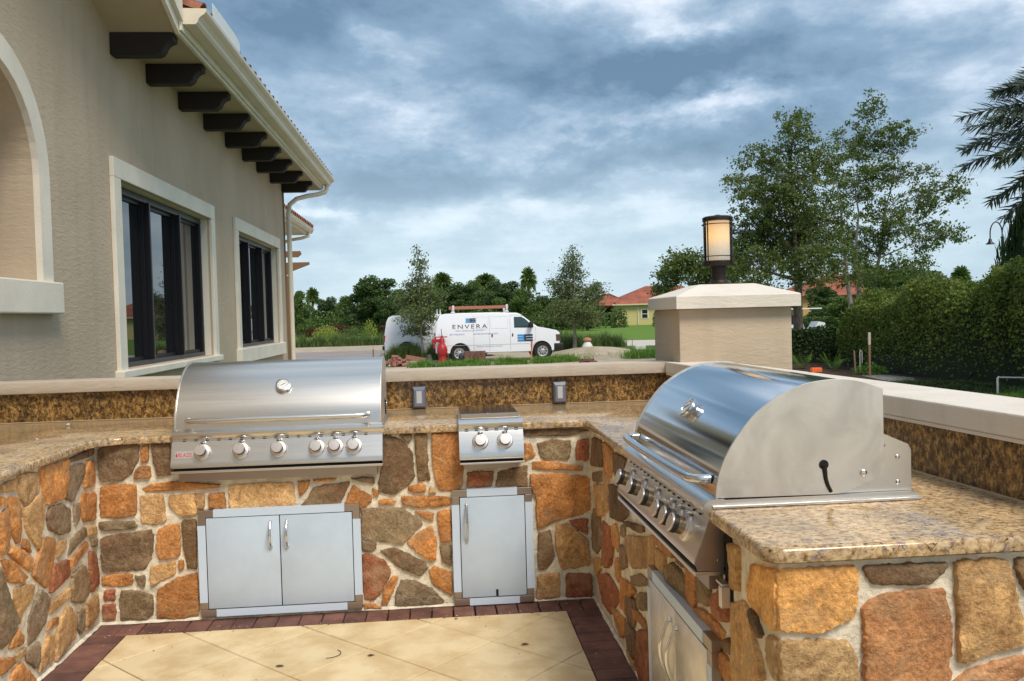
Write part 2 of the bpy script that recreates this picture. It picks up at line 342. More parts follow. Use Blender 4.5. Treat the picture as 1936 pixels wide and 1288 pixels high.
def fast(name, V, F, m, parent=None, kind=None, smooth=False):
    V = np.asarray(V, np.float32); F = np.asarray(F, np.int32); k = F.shape[1]
    me = bpy.data.meshes.new(name); me.vertices.add(len(V)); me.vertices.foreach_set('co', V.ravel())
    me.loops.add(F.size); me.loops.foreach_set('vertex_index', F.ravel()); me.polygons.add(len(F))
    me.polygons.foreach_set('loop_start', np.arange(len(F), dtype=np.int32)*k)
    try: me.polygons.foreach_set('loop_total', np.full(len(F), k, np.int32))
    except Exception: pass
    me.update(calc_edges=True)
    if smooth: me.shade_smooth()
    me.materials.append(m)
    return link(name, me, parent, kind=kind)
rng = np.random.default_rng(5)
def leafcloud(P, size, aspect=.5, flat=0.0, curl=.25):
    """P (N,3) -> leaf quads of random facing, each a small folded rhombus"""
    N = len(P); a = rng.normal(size=(N, 3)); a /= np.linalg.norm(a, axis=1)[:, None]
    b = rng.normal(size=(N, 3)); b[:, 2] *= (1-flat); b -= a*(a*b).sum(1)[:, None]; b /= np.linalg.norm(b, axis=1)[:, None]+1e-9
    s = size*rng.uniform(.6, 1.3, (N, 1)); n = np.cross(a, b)
    V = np.stack([P-a*s*.5, P+b*s*aspect*.5+n*s*curl*.2, P+a*s*.5, P-b*s*aspect*.5+n*s*curl*.2], 1).reshape(-1, 3)
    return V, np.arange(N*4).reshape(-1, 4)
def blades(P, h, wd, lean=.4):
    N = len(P); hh = h*rng.uniform(.55, 1.15, (N, 1)); an = rng.uniform(0, 2*np.pi, N)
    d = np.stack([np.cos(an), np.sin(an), np.zeros(N)], 1); sd_ = np.stack([-np.sin(an), np.cos(an), np.zeros(N)], 1)*wd
    up = np.array([0, 0, 1.])[None]; ln = d*hh*lean*rng.uniform(.2, 1.3, (N, 1))
    mid = P+up*hh*.6+ln*.35; top = P+up*hh*.95+ln
    V = np.stack([P-sd_, P+sd_, mid+sd_*.7, mid-sd_*.7, top+sd_*.08, top-sd_*.08], 1).reshape(-1, 3)
    i = np.arange(N)[:, None]*6
    F = np.concatenate([i+np.array([[0, 1, 2, 3]]), i+np.array([[3, 2, 4, 5]])])
    return V, F
def text(name, s, size, loc, rot, m, parent, space=1.0, sx=1.0, ext=.0006, align='LEFT'):
    c = bpy.data.curves.new(name, 'FONT'); c.body = s; c.size = size; c.extrude = ext; c.space_character = space; c.align_x = align
    tmp = bpy.data.objects.new('tmp', c); me = bpy.data.meshes.new_from_object(tmp); bpy.data.objects.remove(tmp)
    me.materials.clear(); me.materials.append(m); o = link(name, me, parent, loc, rot); o.scale = (sx, 1, 1); return o

# outlines measured on the wall faces, in millimetres
S_LEFT = [('T',[(-905,870),(-789,874),(-785,830),(-908,842)]),('T',[(-771,886),(-595,867),(-588,791),(-713,747),(-762,795)]),('O',[(-580,878),(-291,874),(-316,775),(-362,706),(-537,713),(-566,822)]),('B',[(-279,874),(-85,880),(-81,847),(-281,855)]),('B',[(-66,879),(-7,886),(-10,851),(-56,850)]),('G',[(-306,835),(-133,825),(-137,781),(-266,669),(-345,706)]),('O',[(-83,827),(4,815),(0,700),(-132,708),(-131,770)]),('G',[(-499,696),(-364,680),(-298,642),(-312,544),(-409,554),(-514,603),(-532,662)]),('G',[(-256,647),(-191,648),(-206,568),(-254,554)]),('O',[(-159,686),(14,663),(19,530),(-160,552),(-182,641)]),('O',[(-854,810),(-795,804),(-758,740),(-769,615),(-804,616),(-848,685)]),('T',[(-741,736),(-590,773),(-555,739),(-564,643),(-598,588),(-621,541),(-722,654)]),('O',[(-915,758),(-873,773),(-856,687),(-881,628),(-929,600)]),('O',[(-909,824),(-875,811),(-912,790)]),('O',[(-845,622),(-661,517),(-693,466),(-873,593)]),('O',[(-742,621),(-717,606),(-686,546),(-763,588)]),('O',[(-579,584),(-462,549),(-468,482),(-551,356),(-686,450),(-634,510)]),('T',[(-443,526),(-359,518),(-366,482),(-450,460)]),('G',[(-294,501),(-151,525),(-143,483),(-334,435)]),('O',[(-122,452),(-100,421),(-317,375),(-313,415)]),('T',[(-127,519),(10,496),(6,456),(-120,472)]),('G',[(-72,450),(-17,438),(-21,401),(-71,412)]),('R',[(-103,392),(-41,380),(15,297),(20,213),(-98,198),(-112,304)]),('R',[(-493,443),(-335,422),(-320,346),(-534,328)]),('G',[(-298,344),(-169,350),(-103,271),(-110,202),(-186,175),(-310,218),(-326,290)]),('O',[(-930,592),(-835,553),(-739,462),(-767,446),(-874,484)]),('T',[(-836,449),(-680,414),(-684,367),(-769,326),(-799,290),(-840,401)]),('G',[(-932,560),(-893,459),(-851,371),(-805,313),(-886,259),(-960,247)]),('G',[(-627,377),(-545,313),(-582,236),(-654,190),(-738,178),(-728,286)]),('T',[(-336,293),(-341,251),(-542,240),(-538,284)]),('T',[(1,162),(-21,71),(-101,42),(-187,48),(-164,159)]),('O',[(-535,210),(-464,203),(-477,176),(-577,182)]),('T',[(-355,218),(-273,137),(-293,52),(-449,35),(-508,26),(-502,125),(-433,193)]),('G',[(-258,166),(-177,144),(-193,60),(-247,45),(-271,88)]),('O',[(-817,276),(-786,235),(-789,206),(-897,226),(-861,258)]),('T',[(-570,159),(-511,142),(-521,40),(-668,37),(-644,89)]),('G',[(-647,161),(-644,89),(-684,66),(-766,129),(-758,160)]),('T',[(-773,187),(-775,158),(-836,157),(-851,184)]),('O',[(-962,215),(-860,179),(-862,155),(-968,153)]),('O',[(-804,136),(-697,27),(-699,6),(-909,96),(-873,130)])]
S_BACK = [('B',[(-2445,869),(-2424,892),(-2251,889),(-2259,810),(-2296,745),(-2342,716),(-2441,713),(-2449,808)]),('O',[(-2236,883),(-2204,886),(-2209,798),(-2244,804)]),('O',[(-2255,777),(-2200,779),(-2204,720),(-2277,720),(-2276,749)]),('B',[(-2191,885),(-2101,886),(-2100,731),(-2167,732),(-2184,807)]),('O',[(-2442,679),(-2422,693),(-2273,692),(-2274,542),(-2369,531),(-2448,540)]),('T',[(-2257,634),(-2146,635),(-2135,504),(-2201,487),(-2250,505)]),('O',[(-2244,665),(-2203,689),(-2088,699),(-1864,674),(-1878,661),(-2055,654),(-2225,652)]),('G',[(-2459,513),(-2290,510),(-2276,485),(-2302,471),(-2431,471),(-2452,483)]),('B',[(-2447,437),(-2212,464),(-2198,435),(-2212,321),(-2250,266),(-2429,268),(-2448,292)]),('T',[(-2114,628),(-1990,631),(-1987,529),(-2059,525),(-2113,576)]),('O',[(-2177,455),(-2131,483),(-2071,486),(-2075,325),(-2173,309),(-2185,372)]),('B',[(-2060,501),(-1988,503),(-1994,260),(-2039,265),(-2055,376)]),('T',[(-2219,275),(-2098,300),(-2098,242),(-2218,181)]),('O',[(-2080,299),(-2060,301),(-2059,261),(-2080,252)]),('O',[(-2449,245),(-2310,248),(-2307,201),(-2342,191),(-2451,197)]),('G',[(-2293,237),(-2248,235),(-2250,178),(-2282,205)]),('O',[(-2189,159),(-2091,216),(-1994,239),(-1992,28),(-2078,17),(-2194,23)]),('G',[(-2363,163),(-2303,165),(-2214,139),(-2213,45),(-2259,22),(-2369,23),(-2373,122)]),('R',[(-2442,172),(-2393,175),(-2397,120),(-2444,123)]),('R',[(-2452,100),(-2395,102),(-2395,27),(-2453,28)]),('O',[(-1924,627),(-1855,631),(-1844,592),(-1844,554),(-1923,557)]),('T',[(-1992,631),(-1947,633),(-1950,559),(-1983,556),(-1986,599)]),('Y',[(-1823,670),(-1510,670),(-1507,555),(-1569,553),(-1708,555),(-1825,553)]),('O',[(-1489,673),(-1431,673),(-1445,630),(-1479,598)]),('O',[(-1410,678),(-1294,680),(-1310,669),(-1407,669)]),('B',[(-1475,552),(-1440,587),(-1414,635),(-1341,647),(-1234,661),(-1237,640),(-1289,550)]),('G',[(-1224,677),(-1113,678),(-1108,643),(-1188,663)]),('O',[(-1216,639),(-1123,579),(-1130,551),(-1174,523),(-1262,547)]),('O',[(-1121,625),(-1090,602),(-1095,580),(-1110,584)]),('O',[(-1086,561),(-1009,555),(-1010,539),(-1087,543)]),('R',[(-1181,284),(-1132,285),(-1071,250),(-1039,192),(-1089,94),(-1127,55),(-1179,61),(-1181,199)]),('G',[(-1179,362),(-1112,340),(-1112,315),(-1144,298),(-1180,312)]),('O',[(-1180,36),(-1146,37),(-1091,12),(-1116,1),(-1178,5)]),('B',[(-1063,895),(-1018,884),(-962,853),(-912,789),(-909,664),(-950,623),(-1018,587),(-1088,605),(-1086,662),(-1065,728)]),('G',[(-980,892),(-918,891),(-919,861),(-934,845),(-971,877)]),('B',[(-900,890),(-838,888),(-838,719),(-826,651),(-888,649),(-898,788)]),('O',[(-814,891),(-677,890),(-675,731),(-660,711),(-667,605),(-727,593),(-780,596),(-802,650),(-812,785)]),('O',[(-936,622),(-874,637),(-855,623),(-858,594),(-904,589),(-937,603)]),('T',[(-832,617),(-799,587),(-837,584)]),('O',[(-971,575),(-733,562),(-730,516),(-897,514),(-970,534)]),('O',[(-1090,547),(-1056,563),(-1008,553),(-1010,542),(-1076,539)]),('G',[(-1179,523),(-1133,520),(-973,515),(-880,441),(-876,427),(-978,330),(-1082,355),(-1180,377)]),('O',[(-912,496),(-817,482),(-821,446),(-860,455)]),('O',[(-797,486),(-730,494),(-730,337),(-783,330),(-796,428)]),('O',[(-954,344),(-828,421),(-807,332),(-811,245),(-838,236),(-945,319)]),('G',[(-788,316),(-733,309),(-734,207),(-781,234)]),('G',[(-1093,302),(-1017,313),(-867,233),(-856,204),(-893,162),(-1001,216)]),('O',[(-847,189),(-815,208),(-735,173),(-734,52),(-832,125)]),('O',[(-1033,169),(-1003,163),(-1062,26),(-1094,33),(-1071,113)]),('G',[(-989,148),(-918,139),(-833,91),(-777,30),(-788,11),(-1024,24),(-1014,91)]),('R',[(-638,681),(-504,681),(-520,604),(-641,606)]),('B',[(-480,675),(-334,705),(-334,600),(-496,600)]),('O',[(-340,819),(-311,813),(-289,754),(-333,731),(-347,737)]),('B',[(-343,889),(-66,883),(-7,872),(-115,849),(-339,855)]),('G',[(-282,812),(-204,830),(-111,822),(-105,795),(-113,732),(-255,735)]),('R',[(-72,821),(-8,828),(-16,718),(-81,721)]),('O',[(-304,720),(-246,723),(-51,690),(-53,666),(-305,685)]),('O',[(-315,658),(-169,652),(2,630),(6,468),(-47,441),(-175,418),(-289,374),(-289,540),(-317,600)]),('R',[(-122,410),(-28,416),(-30,332),(-79,364)]),('T',[(-191,394),(-117,391),(-31,303),(-15,175),(-172,158),(-198,301)]),('G',[(-285,355),(-221,363),(-205,224),(-246,167),(-290,169)]),('T',[(-290,135),(-183,142),(-181,26),(-226,-3),(-304,8)]),('R',[(-148,137),(-4,127),(-6,2),(-147,0)])]
S_RIGHT = [('B',[(-98,848),(-312,862),(-354,744),(-78,703)]),('O',[(-370,865),(-582,860),(-599,792),(-514,720),(-370,737)]),('B',[(-597,852),(-864,865),(-860,822),(-713,723),(-606,763)]),('O',[(-907,858),(-1069,858),(-942,800),(-817,714),(-788,776)]),('G',[(-73,667),(-334,719),(-328,670),(-79,623)]),('T',[(-117,619),(-342,651),(-341,511),(-202,473)]),('T',[(-381,733),(-477,719),(-458,569),(-383,531)]),('B',[(-511,694),(-687,708),(-868,696),(-882,634),(-742,573),(-545,547)]),('G',[(43,411),(-79,485),(-232,475),(-243,333),(-112,264),(64,264)]),('R',[(-290,472),(-485,481),(-554,416),(-491,315),(-319,250),(-254,281)]),('O',[(-513,498),(-618,533),(-677,498),(-654,422),(-556,426)]),('G',[(-726,549),(-811,579),(-804,520),(-721,509)]),('T',[(-851,542),(-1100,595),(-1284,651),(-1313,608),(-1307,541),(-966,437),(-846,503)]),('B',[(-835,599),(-1142,650),(-1159,632),(-1082,609),(-856,590)]),('G',[(-716,468),(-822,477),(-827,402),(-718,361)]),('T',[(-43,222),(-235,270),(-228,218),(-96,145)]),('O',[(-600,377),(-698,395),(-662,284),(-589,282)]),('R',[(-193,180),(-374,241),(-534,245),(-632,235),(-626,183),(-434,66),(-266,64)]),('O',[(-665,310),(-873,349),(-997,351),(-818,246),(-790,188),(-674,178)]),('G',[(-928,394),(-1085,448),(-1178,456),(-1176,429),(-937,358)]),('B',[(-822,281),(-993,313),(-1008,263),(-939,184),(-832,174)]),('G',[(-1017,348),(-1166,400),(-1166,331),(-1031,294)]),('O',[(-948,271),(-1143,284),(-1159,254),(-985,237)]),('O',[(-493,123),(-645,139),(-764,160),(-756,84),(-692,50),(-565,80)]),('B',[(-786,153),(-979,175),(-981,80),(-925,48),(-791,72)]),('T',[(-783,40),(-901,20),(-961,2),(-824,18)]),('R',[(-1022,205),(-1195,259),(-1187,67),(-1097,1),(-987,54)]),('O',[(-1320,676),(-1592,683),(-1590,648),(-1349,634)]),('T',[(-1364,626),(-1473,636),(-1467,555),(-1358,555)]),('G',[(-1484,584),(-1560,627),(-1669,630),(-1730,591),(-1713,535),(-1495,540)]),('B',[(-1605,672),(-1749,682),(-1742,652),(-1617,645)]),('O',[(-1730,677),(-1841,682),(-1830,595),(-1812,552),(-1761,544),(-1727,562)]),('G',[(-1859,679),(-1969,687),(-1971,661),(-1937,605),(-1848,590)]),('O',[(-1822,564),(-1890,581),(-1997,590),(-2086,585),(-2077,564),(-2018,525),(-1888,547)]),('R',[(-1979,644),(-2127,730),(-2124,630),(-2080,612),(-2015,605)]),('B',[(-2085,561),(-2148,590),(-2146,546),(-2092,543)]),('O',[(-2016,503),(-2066,517),(-2144,522),(-2149,474),(-2110,457),(-2019,483)]),('T',[(-2160,848),(-2219,850),(-2221,804),(-2213,738),(-2161,731)]),('T',[(-2141,682),(-2253,725),(-2291,699),(-2319,653),(-2362,618),(-2381,572),(-2146,473)]),('B',[(-2292,716),(-2323,726),(-2376,685),(-2350,670),(-2299,701)])]
S_END = [('B',[(197,872),(399,870),(391,853),(372,839),(356,822),(276,826),(223,829),(207,846)]),('N',[(196,774),(214,793),(233,797),(260,802),(329,809),(384,806),(399,771),(406,726),(405,664),(396,631),(404,602),(377,583),(195,594),(197,702)]),('T',[(420,872),(546,871),(557,824),(568,777),(583,721),(600,705),(594,672),(514,655),(425,630),(425,741)]),('B',[(567,870),(640,872),(639,794),(590,797),(576,829)]),('N',[(413,585),(446,612),(541,634),(610,641),(609,610),(549,572)])]
C1F = [('O',[(-4,873),(171,873),(184,857),(180,791),(169,755),(102,726),(-7,732)])]
C1S = [('O',[(-2299,832),(-2481,870),(-2476,730),(-2360,723),(-2293,730),(-2271,762)])]
C2F = [('Y',[(-8,708),(155,700),(168,681),(178,652),(177,600),(-2,612)])]
C2S = [('G',[(-2401,689),(-2470,703),(-2482,611),(-2439,614),(-2406,646)])]
T_A = ([12.05,25.6],[[-0.31,-0.53,7.79,0.98,0.92,0.85],[-0.85,1.07,7.29,1.04,0.85,0.66],[-1.43,0.89,6.12,1.04,0.82,0.61],[-0.34,-0.54,6.26,1.42,1.23,1.04],[1.21,0.1,7.19,0.85,0.85,0.85],[-2.01,0.2,4.62,0.91,0.88,0.85],[-0.27,0.63,4.82,1.42,1.23,1.04],[1.37,0.74,4.99,1.14,1.18,1.23],[-1.81,-0.75,3.33,1.14,0.97,0.79],[-0.05,-1.06,3.37,1.14,0.99,0.85],[2.08,0.61,3.23,0.95,0.85,0.76],[-2.22,0.32,6.61,0.42,0.34,0.26],[-0.7,1.09,4.1,1.61,1.37,1.14],[-2.1,-0.97,2.51,1.14,0.9,0.66],[0.58,-0.09,3.98,1.32,1.14,0.95],[-2.47,0.59,3.71,0.57,0.57,0.57],[-0.74,-0.56,5.53,1.32,1.14,0.95],[0.47,0.58,8.71,0.38,0.36,0.34]])
T_B = ([17.55,32.15],[[0.56,-0.21,10.43,0.6,0.67,0.74],[0.44,1.03,9.2,1.04,1.04,1.04],[1.85,0.68,9.23,0.97,0.93,0.88],[2.33,-0.22,9.27,0.58,0.52,0.46],[0.11,0.2,7.19,1.28,1.28,1.28],[1.68,-0.03,7.6,1.16,0.95,0.74],[3.18,0.28,6.58,1.04,0.94,0.84],[4.42,0.29,7.14,0.7,0.65,0.6],[4.37,-0.56,6.67,0.46,0.44,0.42],[3.72,-0.91,4.93,0.74,0.67,0.6],[3.3,0.53,4.97,0.88,0.86,0.84],[1.36,-0.12,5.52,1.28,1.24,1.21],[0.62,0.82,4.57,1.28,1.19,1.11],[1.46,-1.38,3.37,1.28,0.99,0.7],[0.61,-0.11,3.11,1.39,1.04,0.7],[3.39,0.2,7.73,0.51,0.39,0.28]])
T_C = ([12.02,38.63],[[-0.37,-0.72,4.25,1.13,0.89,0.64],[-0.84,0.77,3.76,0.75,0.64,0.54],[1.15,0.72,3.57,1.21,0.94,0.67],[1.83,-0.58,4.16,1.07,0.94,0.81],[-1.36,0.22,3.07,0.54,0.46,0.38]])
T_D = ([-1.56,35.07],[[-0.0,-0.14,4.31,0.34,0.34,0.34],[-0.07,0.58,3.51,0.62,0.6,0.58],[-0.26,0.57,2.66,0.82,0.72,0.62],[-0.02,-0.42,1.93,0.91,0.72,0.53],[-0.6,0.13,2.9,0.53,0.5,0.48],[0.47,-0.02,2.75,0.58,0.58,0.58],[-0.07,0.2,4.81,0.14,0.19,0.24],[-0.18,0.51,1.32,0.72,0.5,0.29]])
T_E = ([5.9,38.14],[[-0.02,-0.14,4.59,0.37,0.37,0.37],[0.03,0.64,3.85,0.68,0.66,0.63],[-0.13,0.65,2.92,0.95,0.84,0.74],[0.19,-0.57,1.98,1.18,0.96,0.74],[-0.63,0.12,2.0,0.74,0.68,0.63],[0.95,-0.06,2.75,0.68,0.6,0.53],[1.26,0.11,3.14,0.32,0.34,0.37],[-0.82,0.38,3.33,0.32,0.39,0.47],[0.02,0.05,5.13,0.13,0.17,0.21]])
BG = [('oak',-16.03,92.23,5.38,1.28),('palm',-18.15,117.5,6.62,1.17),('oak',-14.7,107.17,4.9,1.75),('oak',-13.34,115.09,5.2,2.02),('oak',-8.76,101.66,7.18,3.21),('oak',-6.24,111.48,5.98,2.39),('oak',-6.68,96.46,4.56,1.83),('oak',-1.81,108.09,6.09,2.46),('palm',-0.18,121.0,8.52,1.98),('oak',1.71,103.78,6.18,2.77),('oak',4.24,113.6,7.02,1.87),('palm',6.37,123.46,8.34,2.34),('oak',7.24,105.32,6.57,2.42),('palm',10.03,99.07,7.75,1.21),('oak',8.64,95.17,5.05,2.08),('oak',12.84,106.86,4.32,2.05),('oak',14.03,99.73,3.79,2.18),('oak',15.91,92.55,2.99,1.79),('oak',26.96,53.48,2.62,1.25),('oak',32.29,68.08,3.77,1.83),('oak',43.55,82.19,6.22,2.75),('oak',41.06,72.36,5.42,3.42),('oak',47.29,76.85,5.29,1.56),('palm',47.29,71.84,5.4,1.07),('oak',29.32,83.39,3.32,2.75),('oak',27.93,73.47,2.61,2.44)]
FRONDS = [(168, 18, 3.7, 0.55), (178, 6, 3.6, 0.3), (165, 36, 3.7, 0.9), (188, -4, 3.5, 0.35), (172, 24, 3.2, 0.5), (196, 12, 3.0, 0.4), (150, 6, 3.2, 0.4), (180, 50, 3.3, 1.0), (165, -22, 2.9, 0.4), (200, 35, 3.4, 0.8), (174, -14, 3.2, 0.4), (170, 30, 3.5, 0.7), (178, 38, 3.4, 0.8), (162, 8, 3.4, 0.5), (184, 16, 3.6, 0.6), (172, -4, 3.5, 0.3), (186, 28, 3.5, 0.7), (120, 20, 3.4, 0.5), (230, 20, 3.4, 0.5), (90, 30, 3.4, 0.6), (270, 30, 3.4, 0.6), (20, 20, 3.4, 0.5), (330, 30, 3.4, 0.6), (60, 50, 3.4, 0.8)]

# ================================================================== SETTING: ground
GZ = -.4
def sheet(name, pts, z, m, kind='structure'):
    b = MB(); tri = tessellate_polygon([[Vector((p[0], p[1], 0)) for p in pts]]); b.add([(p[0], p[1], z) for p in pts], [tuple(t) for t in tri])
    me_o = b.build(name, m, None, kind=kind)
    if me_o.data.polygons and me_o.data.polygons[0].normal.z < 0: me_o.data.flip_normals()
    return me_o
G_FIELD = m_ground('field', [(.10, .13, .04), (.055, .10, .022), (.12, .13, .05)], .25, .03)
G_LAWN = m_ground('lawn_grass', [(.10, .20, .028), (.13, .225, .04), (.17, .25, .06)], 1.2, .04, 30)
G_SAND = m_ground('sandy_dirt', [(.30, .24, .17), (.42, .35, .26), (.50, .44, .36)], .9, .05, 4)
G_ROAD = m_ground('paver_road', [(.26, .22, .21), (.33, .29, .27)], .8, .006, 20)
G_WALK = m_ground('concrete', [(.48, .43, .38), (.58, .54, .49)], 1.5, .004, 20)
G_MULCH = m_ground('mulch', [(.035, .024, .018), (.075, .05, .035), (.12, .09, .065)], 5, .05, 14)
sheet('ground', [(-600, -60), (600, -60), (600, 900), (-600, 900)], GZ-.03, G_FIELD)
sheet('lawn', [(-60, 60.5), (6.5, 60.5), (6.5, 40.5), (9, 40.6), (14.5, 24), (80, 24), (80, 150), (-60, 150)], GZ-.015, G_LAWN)
sheet('dirt_yard', [(-40, 50), (-40, 60.3), (5, 60.3), (6.3, 40.5), (9, 40), (9.6, 26), (9.6, 10), (-3, 10), (-3.2, 25), (-40, 25)], GZ-.02, G_SAND)
sheet('road', [(-60, 37), (-3.2, 37), (3, 43), (3, 49.5), (-60, 49.5)], GZ-.01, G_ROAD)
sheet('sidewalk', [(9.2, 55), (14.4, 53), (30, 47), (30, 40), (12, 43.5), (8.4, 45)], GZ-.006, G_WALK)
sheet('mulch_bed', [(9.7, 9), (14.3, 9), (14.3, 25.5), (9.7, 25.5)], GZ-.004, G_MULCH)
sheet('gravel_patch', [(10.3, 16.2), (10.9, 16), (11.4, 17), (11.3, 18.3), (10.6, 18.2)], GZ, m_ground('gravel', [(.05, .045, .04), (.30, .28, .26), (.5, .48, .45)], 16, .05, 30))
sheet('garden_path', [(-25.5, 152), (-24, 156), (-16, 175), (-15, 170)], GZ, G_WALK)

sheet('unseen_deck', [(-3.4, -45), (30, -45), (30, -3.7), (1.3, -3.7), (-3.4, -3.7)], -.03, m_ground('deck', [(.52, .42, .28), (.60, .50, .34), (.66, .56, .40)], 1.2, .003, 40, .8))  # unseen pale deck behind the camera, added to warm reflections and bounce light

# ================================================================== patio: slab, diagonal tiles, maroon border pavers
b = MB(); b.box((-2.9, -7.0, GZ-.02), (.5, .4, -.022)); patio = b.build('patio', SANDJ, None, kind='structure')
def clip(poly, x0, y0, x1, y1):
    for ax, lim, sg in ((0, x0, 1), (0, x1, -1), (1, y0, 1), (1, y1, -1)):
        out = []
        for i, p in enumerate(poly):
            q = poly[(i+1) % len(poly)]; a = (p[ax]-lim)*sg; c = (q[ax]-lim)*sg
            if a >= 0: out.append(p)
            if (a >= 0) != (c >= 0):
                t = a/(a-c); out.append((p[0]+t*(q[0]-p[0]), p[1]+t*(q[1]-p[1])))
        poly = out
        if len(poly) < 3: return []
    return poly
def slab(name, poly, z0, z1, m, parent, ch=.003):
    c = (sum(p[0] for p in poly)/len(poly), sum(p[1] for p in poly)/len(poly)); n = len(poly); v = []
    for k, z in ((0, z0), (0, z1-ch), (ch, z1)):
        for p in poly:
            d = math.hypot(p[0]-c[0], p[1]-c[1]) or 1; s = 1-k*1.4/d; v.append((c[0]+(p[0]-c[0])*s, c[1]+(p[1]-c[1])*s, z))
    f = [(i+k*n, (i+1) % n+k*n, (i+1) % n+(k+1)*n, i+(k+1)*n) for k in (0, 1) for i in range(n)]+[tuple(2*n+i for i in range(n))]
    bb = MB(); bb.add(v, f); return bb.build(name, m, parent)
TX0, TX1, TY1 = -2.29, -.172, -.165
s = .395; g = .0028; e1 = (s*.7071, s*.7071); e2 = (-s*.7071, s*.7071); o0 = (-.562, -.507)
tl = []
for i in range(-13, 9):
    for j in range(-9, 14):
        cxy = (o0[0]+i*e1[0]+j*e2[0], o0[1]+i*e1[1]+j*e2[1])
        q = [(cxy[0]+a*e1[0]+c*e2[0], cxy[1]+a*e1[1]+c*e2[1]) for a, c in ((g/s, g/s), (1-g/s, g/s), (1-g/s, 1-g/s), (g/s, 1-g/s))]
        q = clip(q, TX0, -3.6, TX1, TY1)
        if len(q) < 3: continue
        A = abs(sum(q[k][0]*q[(k+1) % len(q)][1]-q[(k+1) % len(q)][0]*q[k][1] for k in range(len(q))))/2
        if A < .0012: continue
        slab('tile', q, -.02, random.uniform(-.0015, .0005), BEIGE, patio, .003)
def paver(x0, y0, x1, y1):
    d = .0025; j = lambda: random.uniform(-.002, .002)
    slab('brick', [(x0+d+j(), y0+d+j()), (x1-d+j(), y0+d+j()), (x1-d+j(), y1-d+j()), (x0+d+j(), y1-d+j())], -.02, random.uniform(-.001, .003), BRICK, patio, .004)
x = TX0-.17
while x < -.02-.01:
    paver(x, TY1+.002, min(x+.108, -.002), -.004); x += .108
y = TY1-.0
while y > -3.5:
    paver(TX0-.175, y-.104, TX0-.003, y); paver(TX1+.003, y-.104, -.004, y); y -= .104
# bits of debris lying on the tiles
DEB = mat('debris', (.09, .055, .03), .9)
for (x, y, r, l) in [(-1.1, -.60, .012, 'small dark leaf scrap on the beige tiles left of centre'), (-.42, -.58, .014, 'dark leaf scrap on the beige tiles near the right border'), (-1.48, -.66, .012, 'brown leaf scrap lying on a tile joint at the left'), (-.72, -.03-.17, .006, 'tiny dark crumb by the single door on the tile edge')]:
    m_ = MB(); n = 7; m_.add([(x+r*random.uniform(.6, 1.3)*math.cos(k*6.283/n)*1.5, y+r*random.uniform(.5, 1.1)*math.sin(k*6.283/n), .003+random.uniform(0, .004)) for k in range(n)]+[(x, y, .008)], [(k, (k+1) % n, n) for k in range(n)])
    tag(m_.build('leaf_scrap', DEB), l, 'leaf')
gr_ = MB()
for k in range(170):
    if random.random() < .45: x, y = random.uniform(-2.4, -.05), -.165+random.gauss(0, .03)
    elif random.random() < .5: x, y = random.choice((-2.38+random.gauss(0, .05), -.09+random.gauss(0, .04))), random.uniform(-2, -.1)
    else: x, y = random.uniform(-2.2, -.2), random.uniform(-1.3, -.2)
    r = random.uniform(.0015, .0045)
    if x > -.01 or x < -2.46 or y > -.008: continue
    a0 = random.uniform(0, 6); gr_.add([(x+r*math.cos(a0+a)*random.uniform(.7, 1.6), y+r*math.sin(a0+a), .0045) for a in (0, 1.3, 2.5, 3.8, 5)]+[(x, y, .0045+r*.7)], [(k2, (k2+1) % 5, 5) for k2 in range(5)])
tag(gr_.build('floor_grit', mat('grit', (.16, .115, .075), .9, col2=(.6, .55, .45), vscale=60), None, kind='stuff'), 'scattered grit and mortar crumbs on the tiles and border pavers', 'grit')
m_ = MB(); m_.tube([(-1.29+.05*math.cos(t)*1.1+.0, -.555+.05*math.sin(t), .004) for t in [R(a) for a in range(-95, 60, 12)]], .0016, 6); tag(m_.build('curled_twig', DEB), 'thin curled dark twig on the middle of the beige tiles', 'twig')

# ================================================================== outdoor kitchen counter (mortar walls, field stones, granite)
XL, YE, ZC = -2.47, -2.483, .93
kitchen = thing('kitchen_counter', 'U-shaped outdoor kitchen counter faced in orange and brown field stone with speckled granite top', 'counter', (0, 0, 0))
b = MB()
b.box((XL-.9, .002, -.3), (.9, .80, .893))                 # back run
b.box((.002, YE+.002, -.3), (.80, .0021, .8935))           # right run
b.box((XL-.9, -3.2, -.3), (XL-.002, .0019, .8925))         # left run
b.box((.70, YE+.003, -.3), (1.12, YE+.12, .892))
b.build('mortar_wall', MORTAR, kitchen)
sk = MB()
def skirt(p0, p1, nrm):
    n = 60; V = []
    for k in range(n+1):
        t = k/n; x = p0[0]+(p1[0]-p0[0])*t; y = p0[1]+(p1[1]-p0[1])*t; w_ = .010+.012*abs(noise.noise(Vector((x*25, y*25, 1))))+.008*noise.noise(Vector((x*80, y*80, 3)))
        V += [(x, y, .004), (x, y, .016), (x+nrm[0]*w_, y+nrm[1]*w_, .0042)]
    sk.add(V, [(k*3+1, k*3+4, k*3+5, k*3+2) for k in range(n)])
skirt((XL, -.001), (-.0, -.001), (0, -1)); skirt((XL, -2.2), (XL, 0), (1, 0)); skirt((-.0, -2.4), (-.0, 0), (-1, 0))
sk.build('mortar_skirt', MORTAR, kitchen)
PAL = {'O': (.62, .28, .092), 'T': (.62, .38, .17), 'Y': (.74, .48, .22), 'B': (.20, .132, .072), 'G': (.27, .205, .125), 'R': (.38, .135, .065), 'N': (.60, .29, .13), 'A': (.80, .43, .15)}
